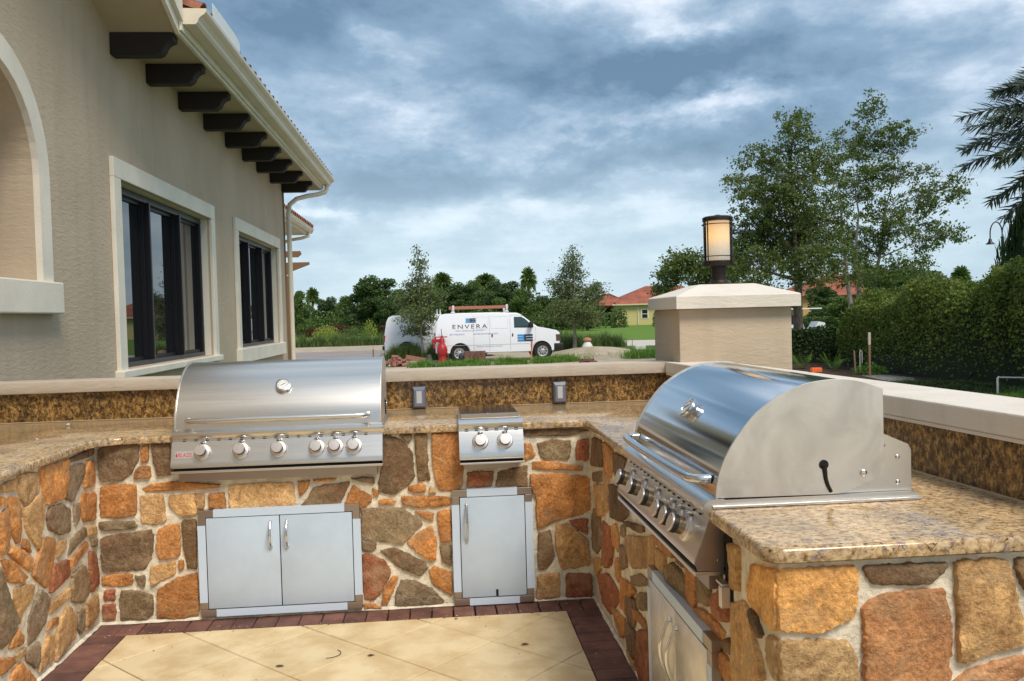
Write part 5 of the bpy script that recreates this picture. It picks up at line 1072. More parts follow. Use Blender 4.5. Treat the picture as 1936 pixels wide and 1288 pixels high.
grass_patch('ornamental_grass', 'clump of tall grass in front of the rear van wheel', [(-2.5, 35.4, .8, .4), (-1.7, 35.3, .8, .4), (-3.1, 35.6, .4, .3), (-.9, 34.8, .6, .3)], 4200, .85, .011, LF_ORN, .55)
grass_patch('ornamental_grass', 'tall grass growing at the foot of the pale-trunked young oak', [(5.0, 41.5, .9, .8), (6.2, 40.2, .8, .6), (6.9, 41.2, .8, .6), (5.6, 43, 1.2, .6)], 4500, 1.0, .012, LF_ORN, .6)
grass_patch('ornamental_grass', 'row of tall grass along the pale sidewalk before the lawn', [(8.0+.8*i, 44.0-.5*i, .8, .6) for i in range(2)]+[(7.8, 46.5, 1.2, .8)], 3600, .75, .013, LF_ORN, .6)
grass_patch('weeds', 'bright green weeds along the dirt in front of the hydrant and brick stack', [(-1.5+.55*i, 28.6+.4*math.sin(i*1.7), .5, .7) for i in range(7) if i not in (5,)]+[(2.2, 28.6, .4, .3), (-1.0, 28.9, .3, .3), (.3, 28.8, .3, .3)], 5200, .34, .010, LF_GRASS, .8)
grass_patch('weeds', 'green weeds beside the front wheel of the front van', [(3.2+.5*i, 29.6+.2*i, .5, .5) for i in range(4)], 2200, .30, .010, LF_GRASS, .8)
grass_patch('weeds', 'fresh green weeds beside the left face of the pillar', [(7.4+.5*i, 31.0+.2*i, .6, .7) for i in range(6)], 4500, .42, .011, LF_GRASS, .8)
grass_patch('weeds', 'scattered tufts on the sandy ground near the bricks', [(4.8, 33, 2.0, 1.2), (6, 35.5, 2, 1.2), (-3.5, 30, 1, .6), (2, 31.5, 1, .6)], 900, .16, .010, LF_GRASS, .8)
grass_patch('rough_grass', 'rough dark grass growing between the hedge and the garden wall at right', [(10.4, 10.5+.7*i, .55, .7) for i in range(8)]+[(11.2, 10+.8*i, .4, .7) for i in range(7)]+[(10.9, 14, .5, 1), (11.4, 19.5, .3, .6)], 9000, .15, .007, m_leaf('rough_grass_blade', (.035, .06, .015), (.08, .13, .03), .3), .9)
grass_patch('rough_grass', 'green grass at the foot of the hedge near the right edge', [(10.0+.3*i, 11.0+.25*i, .6, .6) for i in range(5)], 6000, .17, .007, LF_GRASS, .9)

# ---- big hedge at right
def hedge(name, label, path, wid, hts, n, leaf, m, core_in=.22):
    """path: front-bottom line points; hedge body extends wid to the right of it"""
    t = thing(name, label, 'hedge', (path[0][0], path[0][1], GZ)); O = np.array([path[0][0], path[0][1], 0])
    pp = np.array(path, float); seg = np.linalg.norm(np.diff(pp, axis=0), axis=1); tot = seg.sum(); cum = np.concatenate([[0], np.cumsum(seg)])
    def at(s_, q, r_):
        # s along, q profile angle 0(front bottom)..1(back bottom), r_ shrink
        s_ = min(max(s_, 0), tot); k = min(int(np.searchsorted(cum, s_, 'right')-1), len(seg)-1); f = (s_-cum[k])/seg[k]
        p = pp[k]+(pp[k+1]-pp[k])*f; d = (pp[k+1]-pp[k])/seg[k]; nrm = np.array([d[1], -d[0]]); h = hts[k]+(hts[k+1]-hts[k])*f
        endf = min(1, (min(s_, tot-s_)+.15)/1.1)**.45
        a = math.pi*q; ex = .42
        cx_, cz_ = -math.copysign(abs(math.cos(a))**ex, math.cos(a)), abs(math.sin(a))**ex
        bump = .16*noise.noise(Vector((s_*.55, q*3.1, 2)))+.07*noise.noise(Vector((s_*1.9, q*9, 7)))
        rad = (1+bump)*(1-r_)
        xx = wid/2+cx_*wid/2*rad*endf; zz = h*cz_*rad*(.75+.25*endf)
        return np.array([p[0]+nrm[0]*xx, p[1]+nrm[1]*xx, zz])-O
    P = []
    for _ in range(n):
        P.append(at(rng.uniform(-.1, tot+.1), rng.beta(1.0, 1.6), rng.uniform(-.03, .10)**1)+rng.normal(size=3)*.03)
    V, F = leafcloud(np.array(P), leaf, .55); fast('foliage', V, F, m, t)
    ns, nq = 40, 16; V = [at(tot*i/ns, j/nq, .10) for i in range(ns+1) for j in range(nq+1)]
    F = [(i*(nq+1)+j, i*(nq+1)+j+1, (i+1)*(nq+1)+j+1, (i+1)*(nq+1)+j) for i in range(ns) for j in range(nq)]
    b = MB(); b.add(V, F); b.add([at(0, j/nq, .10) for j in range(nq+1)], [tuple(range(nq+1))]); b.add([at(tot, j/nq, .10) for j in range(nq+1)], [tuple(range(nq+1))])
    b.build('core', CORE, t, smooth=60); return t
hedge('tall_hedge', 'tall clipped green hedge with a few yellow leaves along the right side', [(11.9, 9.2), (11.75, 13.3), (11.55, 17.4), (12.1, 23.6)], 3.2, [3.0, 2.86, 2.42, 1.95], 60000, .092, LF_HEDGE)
hedge('low_hedge', 'low dark hedge behind the garden wall between the pillar and the tall hedge', [(12.9, 23.7), (9.7, 24.3)], .9, [1.22, 1.12], 12000, .085, LF_DARK)
hedge('low_hedge', 'clipped low hedge on the lawn in front of the orange house', [(34, 63), (24.5, 65)], 1.3, [1.1, 1.1], 5000, .14, LF_FAR)
# ferns
def fern(label, x, y, s_, n=16):
    t = thing('fern', label, 'fern', (x, y, GZ)); V = []; F = []; k0 = 0
    for k in range(n):
        az = rng.uniform(0, 6.283); L_ = s_*rng.uniform(.7, 1.2); lean = rng.uniform(.35, .95)
        d = np.array([math.cos(az), math.sin(az), 0]); s2 = np.array([-math.sin(az), math.cos(az), 0])
        for j in range(14):
            f = (j+1)/14; p = d*L_*lean*f+np.array([0, 0, L_*(f*.95-.45*lean*f*f)]); wl = .12*s_*math.sin(math.pi*min(1, f*1.05)*.9+.15)+.01
            for sg in (-1, 1):
                e = p+s2*sg*wl+d*wl*.5+np.array([0, 0, -.02]); V += [p, p+d*.02*s_, e+d*.012, e]; F.append([k0, k0+1, k0+2, k0+3]); k0 += 4
    fast('fronds', np.array(V), np.array(F), LF_GRASS, t); return t
fern('bright feathery fern in front of the low hedge beside the pillar', 10.35, 21.4, .62, 22)
fern('feathery fern at the foot of the low hedge, nearer the tall hedge', 11.1, 21.0, .6, 20)
fern('smaller feathery fern at the corner where the hedges meet', 10.8, 20.2, .55, 12)
shrub('ground_plant', 'small leafy plant at the foot of the hedge near the stakes', 11.05, 18.6, .45, .28, 500, .08, LF_GRASS)
# ---- date palm fronds reaching in from the right
pt = thing('date_palm', 'date palm whose grey-green fronds reach in at the upper right edge', 'palm', (11.75, 9.6, GZ+.28))
b = MB(); b.tube([(0, 0, -.4), (0, 0, 2.4), (.02, 0, 4.6)], [.32, .26, .28], 14); b.build('trunk', BARK, pt, smooth=60)
def frond(az, el, L_, droop, ntw=110):
    b = MB(); d = np.array([math.cos(az), math.sin(az), 0]); s2 = np.array([-math.sin(az), math.cos(az), 0]); P = []
    for k in range(21):
        f = k/20; P.append(np.array([0, 0, 4.75])+d*L_*f*math.cos(el)*(1-.12*droop*f)+np.array([0, 0, L_*(math.sin(el)*f-droop*.5*f*f)]))
    V = []; F = []; k0 = 0
    for j in range(ntw*2):
        f = .16+.84*(j//2)/(ntw-1); sg = -1 if j % 2 else 1; i = min(19, int(f*20)); q = P[i]+(P[i+1]-P[i])*(f*20-i); t_ = P[i+1]-P[i]; t_ /= np.linalg.norm(t_)
        nrm = np.cross(t_, s2); ll = .56*(math.sin(math.pi*(f*.80+.12))**.6)*rng.uniform(.85, 1.1); up = rng.uniform(-1.1, 1.1)
        e = q+(s2*sg*.5+t_*.62+nrm*up*-.62)*ll*.8; wv = np.cross(e-q, nrm+s2*.7); wv = wv/np.linalg.norm(wv)*.019
        m1 = q*.5+e*.5; V += [q-wv*.5, q+wv*.5, m1+wv, m1-wv, e+wv*.1+np.array([0, 0, -.05*ll]), e-wv*.1+np.array([0, 0, -.05*ll])]; F += [[k0, k0+1, k0+2, k0+3], [k0+3, k0+2, k0+4, k0+5]]; k0 += 6
    fo = fast('frond', np.array(V), np.array(F), LF_DATE, pt); b.tube([tuple(p) for p in P], [.022*(1-.85*k/20) for k in range(21)], 5); b.build('midrib', mat('midrib', (.16, .17, .07), .7), fo)
for az, el, L_, dr in FRONDS: frond(R(az), R(el), L_, dr)
# ---- tall juniper, street lamp
def cypress(label, x, y, h, r_):
    t = thing('juniper', label, 'tree', (x, y, GZ)); V = []; n = 9000
    z = rng.uniform(0, 1, n)**.8; az = rng.uniform(0, 6.283, n); rr = r_*np.minimum(1, (1-z)*1.6+.12)*rng.uniform(.55, 1.1, n)*(1+.22*np.sin(az*5+z*9))
    P = np.stack([np.cos(az)*rr, np.sin(az)*rr, z*h*(1+.08*np.sin(az*7))], 1); V, F = blades(P, .42, .022, .35); fast('foliage', V, F, LF_DARK, t)
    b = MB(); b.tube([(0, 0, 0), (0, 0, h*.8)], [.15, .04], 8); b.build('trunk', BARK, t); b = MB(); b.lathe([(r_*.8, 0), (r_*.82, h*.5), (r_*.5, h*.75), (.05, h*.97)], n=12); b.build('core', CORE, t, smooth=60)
cypress('dark spiky juniper rising behind the hedge at the right edge beside the street lamp', 14.9, 17.3, 4.45, .95)
LM = mat('lamp_iron', (.012, .012, .016), .4, .3)
sl_ = thing('street_lamp', 'black double-arm street lamp with gooseneck arms behind the hedge', 'street lamp', (16.15, 20.35, GZ))
b = MB(); b.tube([(0, 0, 0), (0, 0, 3.85)], [.05, .035], 10); b.build('post', LM, sl_)
for sg in (-1, 1):
    b = MB(); b.tube([(.0, 0, 3.3+.25)]+[(sg*(.19-.19*math.cos(R(a))), 0, 3.95+.34*math.sin(R(a))) for a in range(0, 181, 15)]+[(sg*.38, 0, 3.78)], .018, 8); b.build('arm', LM, sl_, smooth=60)
    b = MB(); b.lathe([(.02, .14), (.045, .11), (.055, .04), (.12, -.02), (.125, -.035), (.02, -.03)], (sg*.38, 0, 3.66)); b.build('lamp_shade', LM, sl_, smooth=40)

# ================================================================== yellow house, orange house
YEL = mat('yellow_wall', (.56, .49, .21), .85); ROOFT = mat('red_tile_roof', (.36, .105, .055), .8, bump=.05, bscale=2.5, col2=(.24, .065, .035), vscale=.7)
hs = thing('yellow_house', 'single-storey yellow house with a red tiled hip roof beyond the lawn', 'house', (25.3, 122, GZ))
b = MB(); b.box((0, 0, 0), (17, 12, 3.05)); b.build('wall', YEL, hs)
def hip(b, x0, x1, y0, y1, z0, h, ov_=.6):
    x0 -= ov_; x1 += ov_; y0 -= ov_; y1 += ov_; ym = (y0+y1)/2; r_ = (y1-y0)/2
    b.add([(x0, y0, z0), (x1, y0, z0), (x1, y1, z0), (x0, y1, z0), (x0+r_, ym, z0+h), (x1-r_, ym, z0+h)], [(0, 1, 5, 4), (1, 2, 5), (2, 3, 4, 5), (3, 0, 4), (3, 2, 1, 0)])
b = MB(); hip(b, 0, 17, 0, 12, 3.05, 2.9); rf = b.build('roof', ROOFT, hs); b = MB(); b.box((-.62, -.66, 2.98), (17.6, -.60, 3.18)); b.build('fascia', mat('pale_fascia', (.6, .55, .35), .7), hs)
b = MB(); b.box((-3.6, 1.5, 2.85), (.05, 9, 3.02)); hip(b, -3.6, 3, 1.5, 9, 3.04, 1.9, .3); b.build('porch_roof', ROOFT, hs)
b = MB(); b.box((-3.4, 3.5, 0), (-.02, 3.6, 2.84)); b.build('porch_shade', DARK, hs)  # dark sheet painted in for the shade of the porch opening
for x_ in (-3.6,): b = MB(); b.box((x_, 1.4, 0), (x_+.45, 1.8, 2.84)); b.build('column', mat('white_paint', (.7, .68, .6), .6), hs)
wt = MATS['white_paint']
for x_ in (3.9,):
    b = MB(); b.box((x_-.12, -.06, .95), (x_+1.02, -.002, 2.35)); wf = b.build('window', wt, hs)
    for z_ in (1.05, 1.70): b = MB(); b.box((x_+.05, -.08, z_), (x_+.85, -.061, z_+.55)); b.build('pane', DARK, wf)
b = MB(); b.tube([(3.3, -.08, 3.0), (3.3, -.08, .1)], .07, 6); b.build('downspout', wt, hs)
ORG = mat('orange_wall', (.55, .33, .13), .85)
h2 = thing('orange_house', 'orange-tan house with white-framed window half hidden between the oak trunk and tall hedge', 'house', (38, 76, GZ))
b = MB(); b.box((-4, 0, 0), (14, 9, 3.0)); b.build('wall', ORG, h2); b = MB(); hip(b, -4, 14, 0, 9, 3.0, 2.2); hip(b, 3, 9, -2.5, 5, 3.0, 2.0, .4); b.build('roof', ROOFT, h2)
b = MB(); b.box((3, -2.5, 0), (9, .1, 2.99)); b.build('wall', ORG, h2)
for x_, w__, yy in ((-1.5, 1.6, 0), (.9, 1.6, 0), (4.6, 2.0, -2.5)):
    b = MB(); b.box((x_-.12, yy-.06, .8), (x_+w__+.12, yy-.003, 2.4)); wf = b.build('window', wt, h2)
    for k in range(2): b = MB(); b.box((x_+k*w__/2+.04, yy-.08, .92), (x_+(k+1)*w__/2-.04, yy-.062, 2.28)); b.build('pane', mat('teal_pane', (.16, .24, .23), .15), wf)
# golf cart behind the oak trunk
gc = thing('golf_cart', 'white-roofed golf cart parked behind the straight oak trunk', 'golf cart', (23.9, 52.5, GZ), 0)
WP = mat('white_vehicle_paint', (.72, .73, .76), .3, spec=.6)
b = MB(); b.rbox((-1.15, -.6, 1.78), (1.0, .6, 1.86), .03); b.build('roof', WP, gc, smooth=40)
b = MB(); b.prism([(-1.2, .32), (-1.2, .75), (-.3, .80), (-.25, .55), (.5, .5), (.75, .95), (1.2, .85), (1.3, .45), (1.2, .32)], lambda p, d: (p[0], d, p[1]), -.58, .58); b.build('body', WP, gc)
b = MB(); b.rbox((-.95, -.5, .8), (-.35, .5, .92), .03); b.rbox((-1.0, -.5, .92), (-.85, .5, 1.4), .03); b.build('seat', BLACK, gc)
for x_, y_ in ((-1.1, -.55), (-1.1, .55), (.75, -.55), (.75, .55)): b = MB(); b.tube([(x_, y_, .8), (x_+.05, y_, 1.79)], .022, 6); b.build('roof_post', BLACK, gc)
for x_, y_ in ((-.8, -.6), (-.8, .6), (.9, -.6), (.9, .6)): b = MB(); b.lathe([(.12, -.08), (.24, -.08), (.25, 0), (.24, .08), (.12, .08)], (x_, y_, .25), (0, 1, 0), 16); b.build('wheel', BLACK, gc)

# ================================================================== vans
TIRE = mat('tyre', (.014, .014, .015), .8); HUB = mat('hubcap', (.5, .5, .52), .35, .6); VG = mat('van_glass', (.02, .045, .045), .05, spec=.9)
BLU = mat('logo_blue', (.03, .28, .62), .4); NAVY = mat('logo_navy', (.012, .035, .085), .4); INK = mat('logo_ink', (.03, .035, .05), .4); LBL = mat('print_pale_blue', (.22, .38, .70), .5); GRY = mat('print_grey', (.42, .44, .48), .5)
VW = mat('van_white', (.84, .86, .92), .25, spec=.5)
def make_van(label, loc):
    v = thing('white_van', label, 'van', loc, 0, 'white company vans parked on the sandy ground')
    arc = lambda cx_, r_: [(cx_+r_*math.cos(R(a)), .37+r_*math.sin(R(a))*1.0) for a in range(180, -1, -15)]
    prof = [(.02, .40), (.42, .40)]+arc(1.0, .43)+[(1.6, .36), (3.9, .36)]+arc(4.5, .43)+[(5.05, .42), (5.22, .48), (5.25, .80), (5.24, 1.10), (5.12, 1.22), (4.75, 1.31), (4.30, 1.40), (3.62, 1.93), (3.45, 2.0), (2.5, 2.045), (1.0, 2.05), (.40, 2.03), (.22, 1.95), (.12, 1.75), (.03, 1.2), (.0, .9)]
    hwid = lambda z: 1.0 if z < .95 else 1.0-.14*((z-.95)/1.1)**1.6
    n = len(prof); V = []
    ins = []
    c = (2.6, 1.1)
    for p in prof:   # rounded shoulders: outer ring inset at the rim
        L_ = math.hypot(p[0]-c[0], p[1]-c[1]); s_ = 1-.045/L_; ins.append((c[0]+(p[0]-c[0])*s_, c[1]+(p[1]-c[1])*s_))
    for sg in (-1, 1):
        V += [(p[0], sg*(hwid(p[1])-.05), p[1]) for p in prof]
        V += [(p[0], sg*(hwid(p[1])-.004), p[1]) for p in ins]
    tri = tessellate_polygon([[Vector((p[0], p[1], 0)) for p in ins]])
    F = [(i, (i+1) % n, (i+1) % n+2*n, i+2*n) for i in range(n)]
    for o_ in (0, 2*n): F += [(o_+i, o_+(i+1) % n, o_+n+(i+1) % n, o_+n+i) for i in range(n)]
    # side skins subdivided in z so the tumblehome curves
    b = MB(); b.add(V, F)
    for sg in (-1, 1):
        bm = bmesh.new(); vs = [bm.verts.new((p[0], 0, p[1])) for p in ins]; bm.faces.new(vs)
        for zc_ in (.6, .95, 1.15, 1.3, 1.45, 1.6, 1.75, 1.88):
            bmesh.ops.bisect_plane(bm, geom=bm.verts[:]+bm.edges[:]+bm.faces[:], plane_co=(0, 0, zc_), plane_no=(0, 0, 1))
        bmesh.ops.triangulate(bm, faces=bm.faces[:]); bm.verts.index_update()
        b.add([(q.co.x, sg*(hwid(q.co.z)-.004), q.co.z) for q in bm.verts], [[q.index for q in f.verts] for f in bm.faces]); bm.free()
    body = b.build('body', VW, v, smooth=35)
    for cx_ in (1.0, 4.5):
        for sg in (-1, 1):
            b = MB(); b.lathe([(.20, -.10), (.34, -.11), (.37, -.08), (.375, 0), (.37, .08), (.34, .11), (.20, .10)], (cx_, sg*.86, .37), (0, 1, 0), 28); wl = b.build('wheel', TIRE, v, smooth=40)
            b = MB(); b.lathe([(.225, .100), (.225, .112), (.20, .104), (.19, .100), (.08, .112), (.06, .125), (.01, .127)], (cx_, sg*.86, .37), (0, sg, 0), 28); hb = b.build('hubcap', HUB, wl, smooth=40)
            b = MB()
            for k in range(8):
                a = R(k*45); b.rbox((.105, -.022, .0), (.175, .022, .004), .002, Matrix.Translation((cx_, sg*(.86+.108), .37)) @ Matrix.Rotation(R(-90)*sg, 4, 'X') @ Matrix.Rotation(a, 4, 'Z'))
            b.build('hubcap_hole', DARK, wl)
            b = MB(); b.lathe([(.42, -.30), (.42, .30)], (cx_, sg*.60, .38), (0, 1, 0), 24); b.build('wheel_well', DARK, v)
    S = lambda z: -(hwid(z)-.004)
    def side(nm, pts, m, off=.006, parent=v):
        b = MB(); n_ = len(pts); bm = bmesh.new(); vs = [bm.verts.new((p[0], 0, p[1])) for p in pts]; bm.faces.new(vs)
        for zc_ in (.6, .95, 1.15, 1.3, 1.45, 1.6, 1.75, 1.88): bmesh.ops.bisect_plane(bm, geom=bm.verts[:]+bm.edges[:]+bm.faces[:], plane_co=(0, 0, zc_), plane_no=(0, 0, 1))
        bm.verts.index_update(); b.add([(q.co.x, S(q.co.z)-off, q.co.z) for q in bm.verts], [[q.index for q in f.verts] for f in bm.faces]); b.add([(q.co.x, S(q.co.z)+.002, q.co.z) for q in bm.verts], [[q.index for q in f.verts] for f in bm.faces]); bm.free()
        return b.build(nm, m, parent)
    sg_ = side('side_window', [(3.32, 1.38), (3.32, 1.83), (3.62, 1.83), (3.78, 1.75), (4.12, 1.40), (4.10, 1.36)], VG)
    def line(nm, P, parent=body, w_=.008, m=GRY):
        b = MB(); b.tube([(x_, S(z_)-.0005, z_) for x_, z_ in P], w_, 4); return b.build(nm, m, parent)
    line('door_seam', [(3.15, .45), (3.15, .95), (3.15, 1.3), (3.15, 1.6), (3.16, 1.9), (3.5, 1.92), (3.7, 1.86)]); line('door_seam', [(4.22, 1.36), (4.22, .95), (4.10, .6)])
    line('door_seam', [(2.28, .45), (2.28, .95), (2.28, 1.3), (2.28, 1.6), (2.28, 1.92)]); line('door_seam', [(1.62, .45), (1.62, .95), (1.62, 1.3), (1.62, 1.92)])
    line('body_crease', [(.5, .70), (3.95, .70)], w_=.009)
    side('door_handle', [(2.36, 1.02), (2.36, 1.14), (2.41, 1.14), (2.41, 1.02)], BLACK, .02); side('door_handle', [(3.22, 1.02), (3.22, 1.14), (3.27, 1.14), (3.27, 1.02)], BLACK, .02)
    for a, c in ((1.74, 2.20), (2.35, 3.05)): line('panel_outline', [(a, 1.36), (c, 1.36), (c, 1.6), (c, 1.86), (a, 1.86), (a, 1.6), (a, 1.36)], w_=.005)
    b = MB(); b.add([(4.27, -.80, 1.43), (4.27, .80, 1.43), (3.66, .74, 1.92), (3.66, -.74, 1.92)], [(0, 1, 2, 3)]); b.v = [(p[0]+.012, p[1], p[2]+.01) for p in b.v]; b.build('windscreen', VG, v)
    b = MB(); b.rbox((4.96, -1.008, .38), (5.38, 1.008, .70), .05); b.build('front_bumper', BLACK, v, smooth=40); b = MB(); b.rbox((-.10, -.93, .42), (.08, .93, .62), .03); b.build('rear_bumper', BLACK, v, smooth=40)
    b = MB(); b.rbox((5.2, -.72, .72), (5.27, .72, 1.02), .02); b.build('grille', BLACK, v)
    for sg in (-1, 1):
        b = MB(); b.rbox((5.06, min(sg*.70, sg*1.0), .76), (5.272, max(sg*.70, sg*1.0), 1.06), .02); b.build('headlight', mat('headlight', (.10, .07, .06), .15), v)
        b = MB(); b.rbox((-.006, sg*.965-.025, .80), (.14, sg*.965+.025, 1.10), .012); b.build('tail_light', mat('tail_light', (.45, .015, .02), .25), v)
    b = MB(); b.rbox((3.95, -1.26, 1.36), (4.10, -1.02, 1.62), .03); b.build('wing_mirror', BLACK, v, smooth=40)
    # print
    rx = (R(90), 0, 0); oy = lambda z: S(z)-.012
    text('company_name', 'ENVERA', .25, (.72, oy(1.50)+.0, 1.39), (R(90-4), 0, 0), INK, v, 1.32, 1.32, .003)
    text('tagline', 'NEXT GENERATION SECURITY', .075, (.86, oy(1.32), 1.285), (R(90-3), 0, 0), GRY, v, 1.1, 1.13, .002)
    text('phone', '877.936.8372', .085, (.62, oy(1.18), 1.135), (R(90-2), 0, 0), LBL, v, 1.1, 1.2, .002)
    text('web_address', 'ENVERASYSTEMS.COM', .085, (1.60, oy(1.18), 1.135), (R(90-2), 0, 0), GRY, v, 1.1, 1.12, .002)
    text('small_print', 'LICENSED  MONITORED  INSURED', .055, (1.7, oy(.6), .62), rx, GRY, v, 1.1, 1.2, .002)
    def emblem(x_, z_, w__, h_):
        for k in range(3):
            zz = z_+k*h_*.37
            for (a, c, m_) in ((x_, x_+w__*.44, BLU), (x_+w__*.44, x_+w__, NAVY)): side('emblem_bar', [(a, zz), (a, zz+h_*.26), (c, zz+h_*.26), (c, zz)], m_, .012)
        side('emblem_bar', [(x_+w__*.36, z_), (x_+w__*.36, z_+h_), (x_+w__*.44, z_+h_), (x_+w__*.44, z_)], BLU, .010); side('emblem_bar', [(x_+w__*.44, z_), (x_+w__*.44, z_+h_), (x_+w__*.54, z_+h_), (x_+w__*.54, z_)], NAVY, .010)
    emblem(1.30, 1.64, .42, .18); emblem(3.45, .80, .64, .29)
    return v, hwid
van, _h = make_van('white van with a red ladder on its roof rack, parked in front, lettered ENVERA', (-.95, 32.75, GZ))
def rack(v, red):
    for x_ in (.75, 3.0):
        b = MB()
        for sg in (-1, 1): b.rbox((x_, sg*.78-.03, 2.02), (x_+.09, sg*.78+.03, 2.22), .01)
        b.rbox((x_+.01, -.80, 2.12), (x_+.08, .80, 2.17), .01); b.rbox((x_-.06, -.84, 2.05), (x_+.12, -.76, 2.10), .01); b.rbox((x_+.0, -.84, 2.17), (x_+.09, -.78, 2.37), .01); b.build('rack_bar', WP, v)
if True:
    rack(van, True)
    for x_ in (.12, .25): b = MB(); b.lathe([(.03, 2.03), (.02, 2.1), (.012, 2.24), (.004, 2.25)], (x_, -.55, 0)); b.build('rack_peg', WP, van)
    LR = mat('ladder_red', (.46, .16, .11), .5)
    ld = thing('ladder', 'red extension ladder lying on edge on the front van roof rack', 'ladder', (-.95+.62, 32.75-.70, GZ+2.18))
    for yy, z_ in ((0, 0.0), (.42, 0.0)):
        b = MB(); b.rbox((0, yy-.02, .03), (2.5, yy+.02, .15), .008); b.build('side_rail', LR, ld)
    for k in range(8): b = MB(); b.tube([(.15+.3*k, 0, .085), (.15+.3*k, .42, .085)], .016, 6); b.build('rung', LR, ld)
van2, _h = make_van('rear white van half hidden behind the front van and the young oak', (-3.35, 37.6, GZ))

# ================================================================== things on the dirt
RED = mat('hydrant_red', (.40, .02, .025), .4, var=.1, vscale=5)
hy = thing('fire_hydrant', 'red pillar valve and hydrant standing before the front van rear wheel', 'hydrant', (-.66, 31.6, GZ))
b = MB(); b.lathe([(.22, .0), (.24, .04), (.17, .06), (.165, .30), (.20, .34), (.22, .55), (.16, .72), (.10, .82), (.11, .98), (.06, 1.05)], n=16); b.build('barrel', RED, hy, smooth=40)
b = MB(); b.tube([(-.30, 0, 1.08), (.22, 0, 1.08)], .022, 8); b.tube([(0, 0, 1.0), (0, 0, 1.14)], .04, 8); b.tube([(-.18, 0, .60), (.18, -.1, .60)], .09, 10); b.build('valve_wheel', RED, hy, smooth=50)
b = MB(); b.tube([(0, 0, 1.08), (-.02, 0, 1.42)], .014, 6); b.build('stem', BLACK, hy)
b = MB(); b.rbox((-.42, -.06, .86), (-.10, .0, 1.00), .01); b.rbox((-.36, -.06, .60), (-.30, .0, .90), .01); b.build('bracket', RED, hy)
b = MB(); b.lathe([(.14, -.1), (.18, 0), (.13, .12), (.05, .16)], (.85, .1, .22), (0, -1, .1), 14); vv = b.build('outlet_cap', mat('dark_iron', (.05, .05, .05), .6), hy, smooth=40)
b = MB(); b.lathe([(.16, 0), (.15, .12), (.10, .3), (.05, .36)], (-.55, .1, .0), (0, 0, 1), 12); tag_ = b.build('valve_box', MATS['dark_iron'], hy)
# stack of brown bricks
BR2 = mat('stack_brick', (.20, .095, .07), .85, col2=(.12, .06, .045), vscale=6)
stk = thing('brick_stack', 'neat stack of brown pavers beside the front van rear wheel', 'bricks', (.32, 31.4, GZ))
proto_b = None
def put_brick(parent, loc, rot, m, sz=(.22, .11, .07)):
    key = ('bk', m.name, sz)
    if key not in MATS:
        q = MB(); q.rbox((-sz[0]/2, -sz[1]/2, -sz[2]/2), (sz[0]/2, sz[1]/2, sz[2]/2), .008); o = q.build('brick', m, parent); MATS[key] = o.data
    else: o = link('brick', MATS[key], parent)
    o.location = loc; o.rotation_euler = rot; return o
for r_ in range(6):
    for c_ in range(4): put_brick(stk, (.02+.225*c_+random.uniform(-.01, .01), 0, .04+.078*r_), (0, 0, random.uniform(-.04, .04)), BR2)
for c_ in range(3): put_brick(stk, (.20+.17*c_, -.14, .18), (0, R(90), 0), BR2)
RB = mat('rubble_red', (.34, .15, .11), .9, col2=(.24, .10, .08), vscale=3)
rb = thing('brick_rubble', 'heap of broken pinkish-red bricks left of the hydrant', 'rubble', (-2.55, 30.4, GZ))
for k in range(46):
    a = random.uniform(0, 6.283); r_ = random.uniform(0, 1)**.7; put_brick(rb, (.62*r_*math.cos(a), .35*r_*math.sin(a), .05+.34*(1-r_)*random.uniform(.3, 1)), (random.uniform(-.9, .9), random.uniform(-.9, .9), random.uniform(0, 6)), RB, (.24, .15, .09))
cl = thing('brick_slab', 'long chunk of joined red pavers tilted beside the rubble heap', 'bricks', (-1.75, 31.9, GZ))
for k in range(5): put_brick(cl, (-.30+.17*k, 0, .26-.035*k), (0, R(12), .1*k % .2), RB, (.24, .3, .17))
b3 = thing('brick_pile', 'low pile of dark red bricks on the sand right of the front van', 'bricks', (4.85, 28.2, GZ))
for k in range(9): put_brick(b3, (-.22+.11*(k % 5), random.uniform(-.05, .05), .04+.085*(k//5)), (0, 0, random.uniform(-.25, .25)), BR2, (.26, .16, .09))
def stake(label, x, y, h, col, tilt=0, r_=.018, top=None):
    t = thing('wooden_stake', label, 'stake', (x, y, GZ), 0, 'survey stakes stuck in the ground'); b = MB(); b.rbox((-r_, -r_*.6, 0), (r_, r_*.6, h), .003); o = b.build('shaft', col, t); o.rotation_euler = (0, tilt, 0)
    if top: b = MB(); b.rbox((-r_*1.15, -r_*.8, h*.72), (r_*1.15, r_*.8, h+.005), .003); o = b.build('painted_top', top, t); o.rotation_euler = (0, tilt, 0)
    return t
SW = mat('stake_wood', (.30, .17, .10), .8); PINK = mat('stake_pink', (.55, .20, .14), .7)
stake('short pale stake standing alone on the road edge left of the rubble', -3.95, 37.6, .62, SW, 0, .035, mat('pale_top', (.6, .48, .38), .7))
stake('reddish stake in front of the front van door', 3.0, 31.2, .80, PINK, R(2), .03, mat('stake_red', (.50, .10, .06), .6))
stake('thin stake left of the pillar on the weedy lawn edge', 8.0, 34.5, .78, SW, R(-1), .014)
stake('tall brown stake with a white-painted tip in front of the hedge', 10.75, 18.0, 1.16, SW, 0, .026, mat('stake_white', (.6, .52, .45), .7))
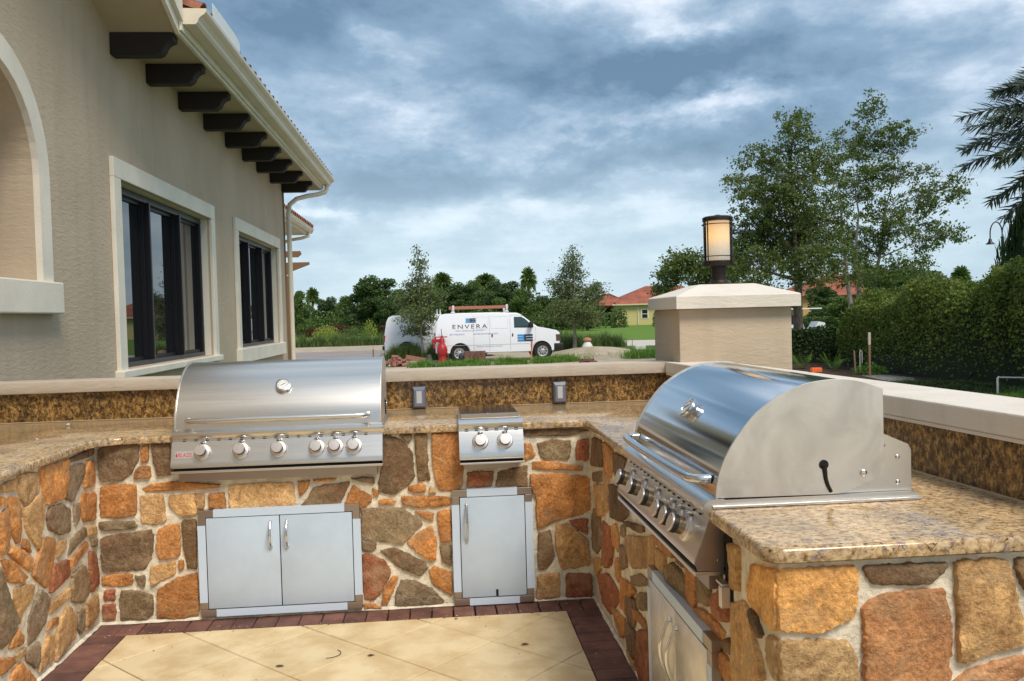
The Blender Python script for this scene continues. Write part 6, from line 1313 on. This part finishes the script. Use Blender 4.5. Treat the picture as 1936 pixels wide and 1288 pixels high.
stake('short brown stake beside the white-tipped one', 10.65, 18.6, .66, SW, R(-3), .02)
b = MB(); b.tube([(0, 0, .05), (0, 0, .62), (.02, 0, .67), (.05, 0, .66), (.06, 0, .60), (.06, 0, .30)], .011, 8); o = b.build('white_hook', mat('pvc', (.72, .70, .62), .5), None, smooth=60); o.location = (10.78, 18.6, GZ); tag(o, 'bent white plastic pipe hooked over the short stake', 'pipe')
b = MB(); b.tube([(0, 0, 0), (0, 0, .36), (.03, 0, .385)], .022, 8); b.tube([(.02, 0, .375), (1.3, -.25, .33), (2.2, -.5, .26)], .016, 8); o = b.build('pvc_pipe', MATS['pvc'], None, smooth=50); o.location = (10.35, 12.05, GZ); tag(o, 'cream irrigation pipe elbow standing in the grass at the right edge', 'pipe')
b = MB(); b.tube([(9.9, 14.2, GZ+.03), (10.5, 14.4, GZ+.06), (11.2, 14.6, GZ+.05), (11.8, 14.9, GZ+.28), (12.2, 15.0, GZ+.5)], .018, 6); o = b.build('black_hose', BLACK, None, smooth=60); tag(o, 'black irrigation hose running from the hedge across the mulch', 'hose')
bag = thing('marker_bag', 'white bag with a tan top sitting on the sand right of the front van', 'bag', (6.35, 37.0, GZ))
b = MB(); b.lathe([(.30, 0), (.27, .3), (.16, .5), (.10, .55)], n=9); b.build('sack', mat('bag_white', (.7, .68, .66), .7), bag, smooth=50); b = MB(); b.lathe([(.14, .54), (.22, .6), (.20, .68), (.06, .74)], n=9); b.build('tan_top', mat('bag_tan', (.42, .22, .10), .8), bag, smooth=50)
b = MB(); b.rbox((-.28, -.15, 0), (.28, .15, .22), .02); o = b.build('concrete_block', mat('pale_block', (.62, .62, .55), .8), None); o.location = (9.3, 38.6, GZ); tag(o, 'pale concrete block lying near the sidewalk left of the pillar', 'block')
b = MB(); b.lathe([(2.1, 0), (1.6, .14), (.9, .27), (.1, .33)], n=14); o = b.build('sand_mound', G_SAND, None, kind='structure', smooth=60); o.location = (6.6, 36.6, GZ-.02); o.scale = (1.1, .8, 1)
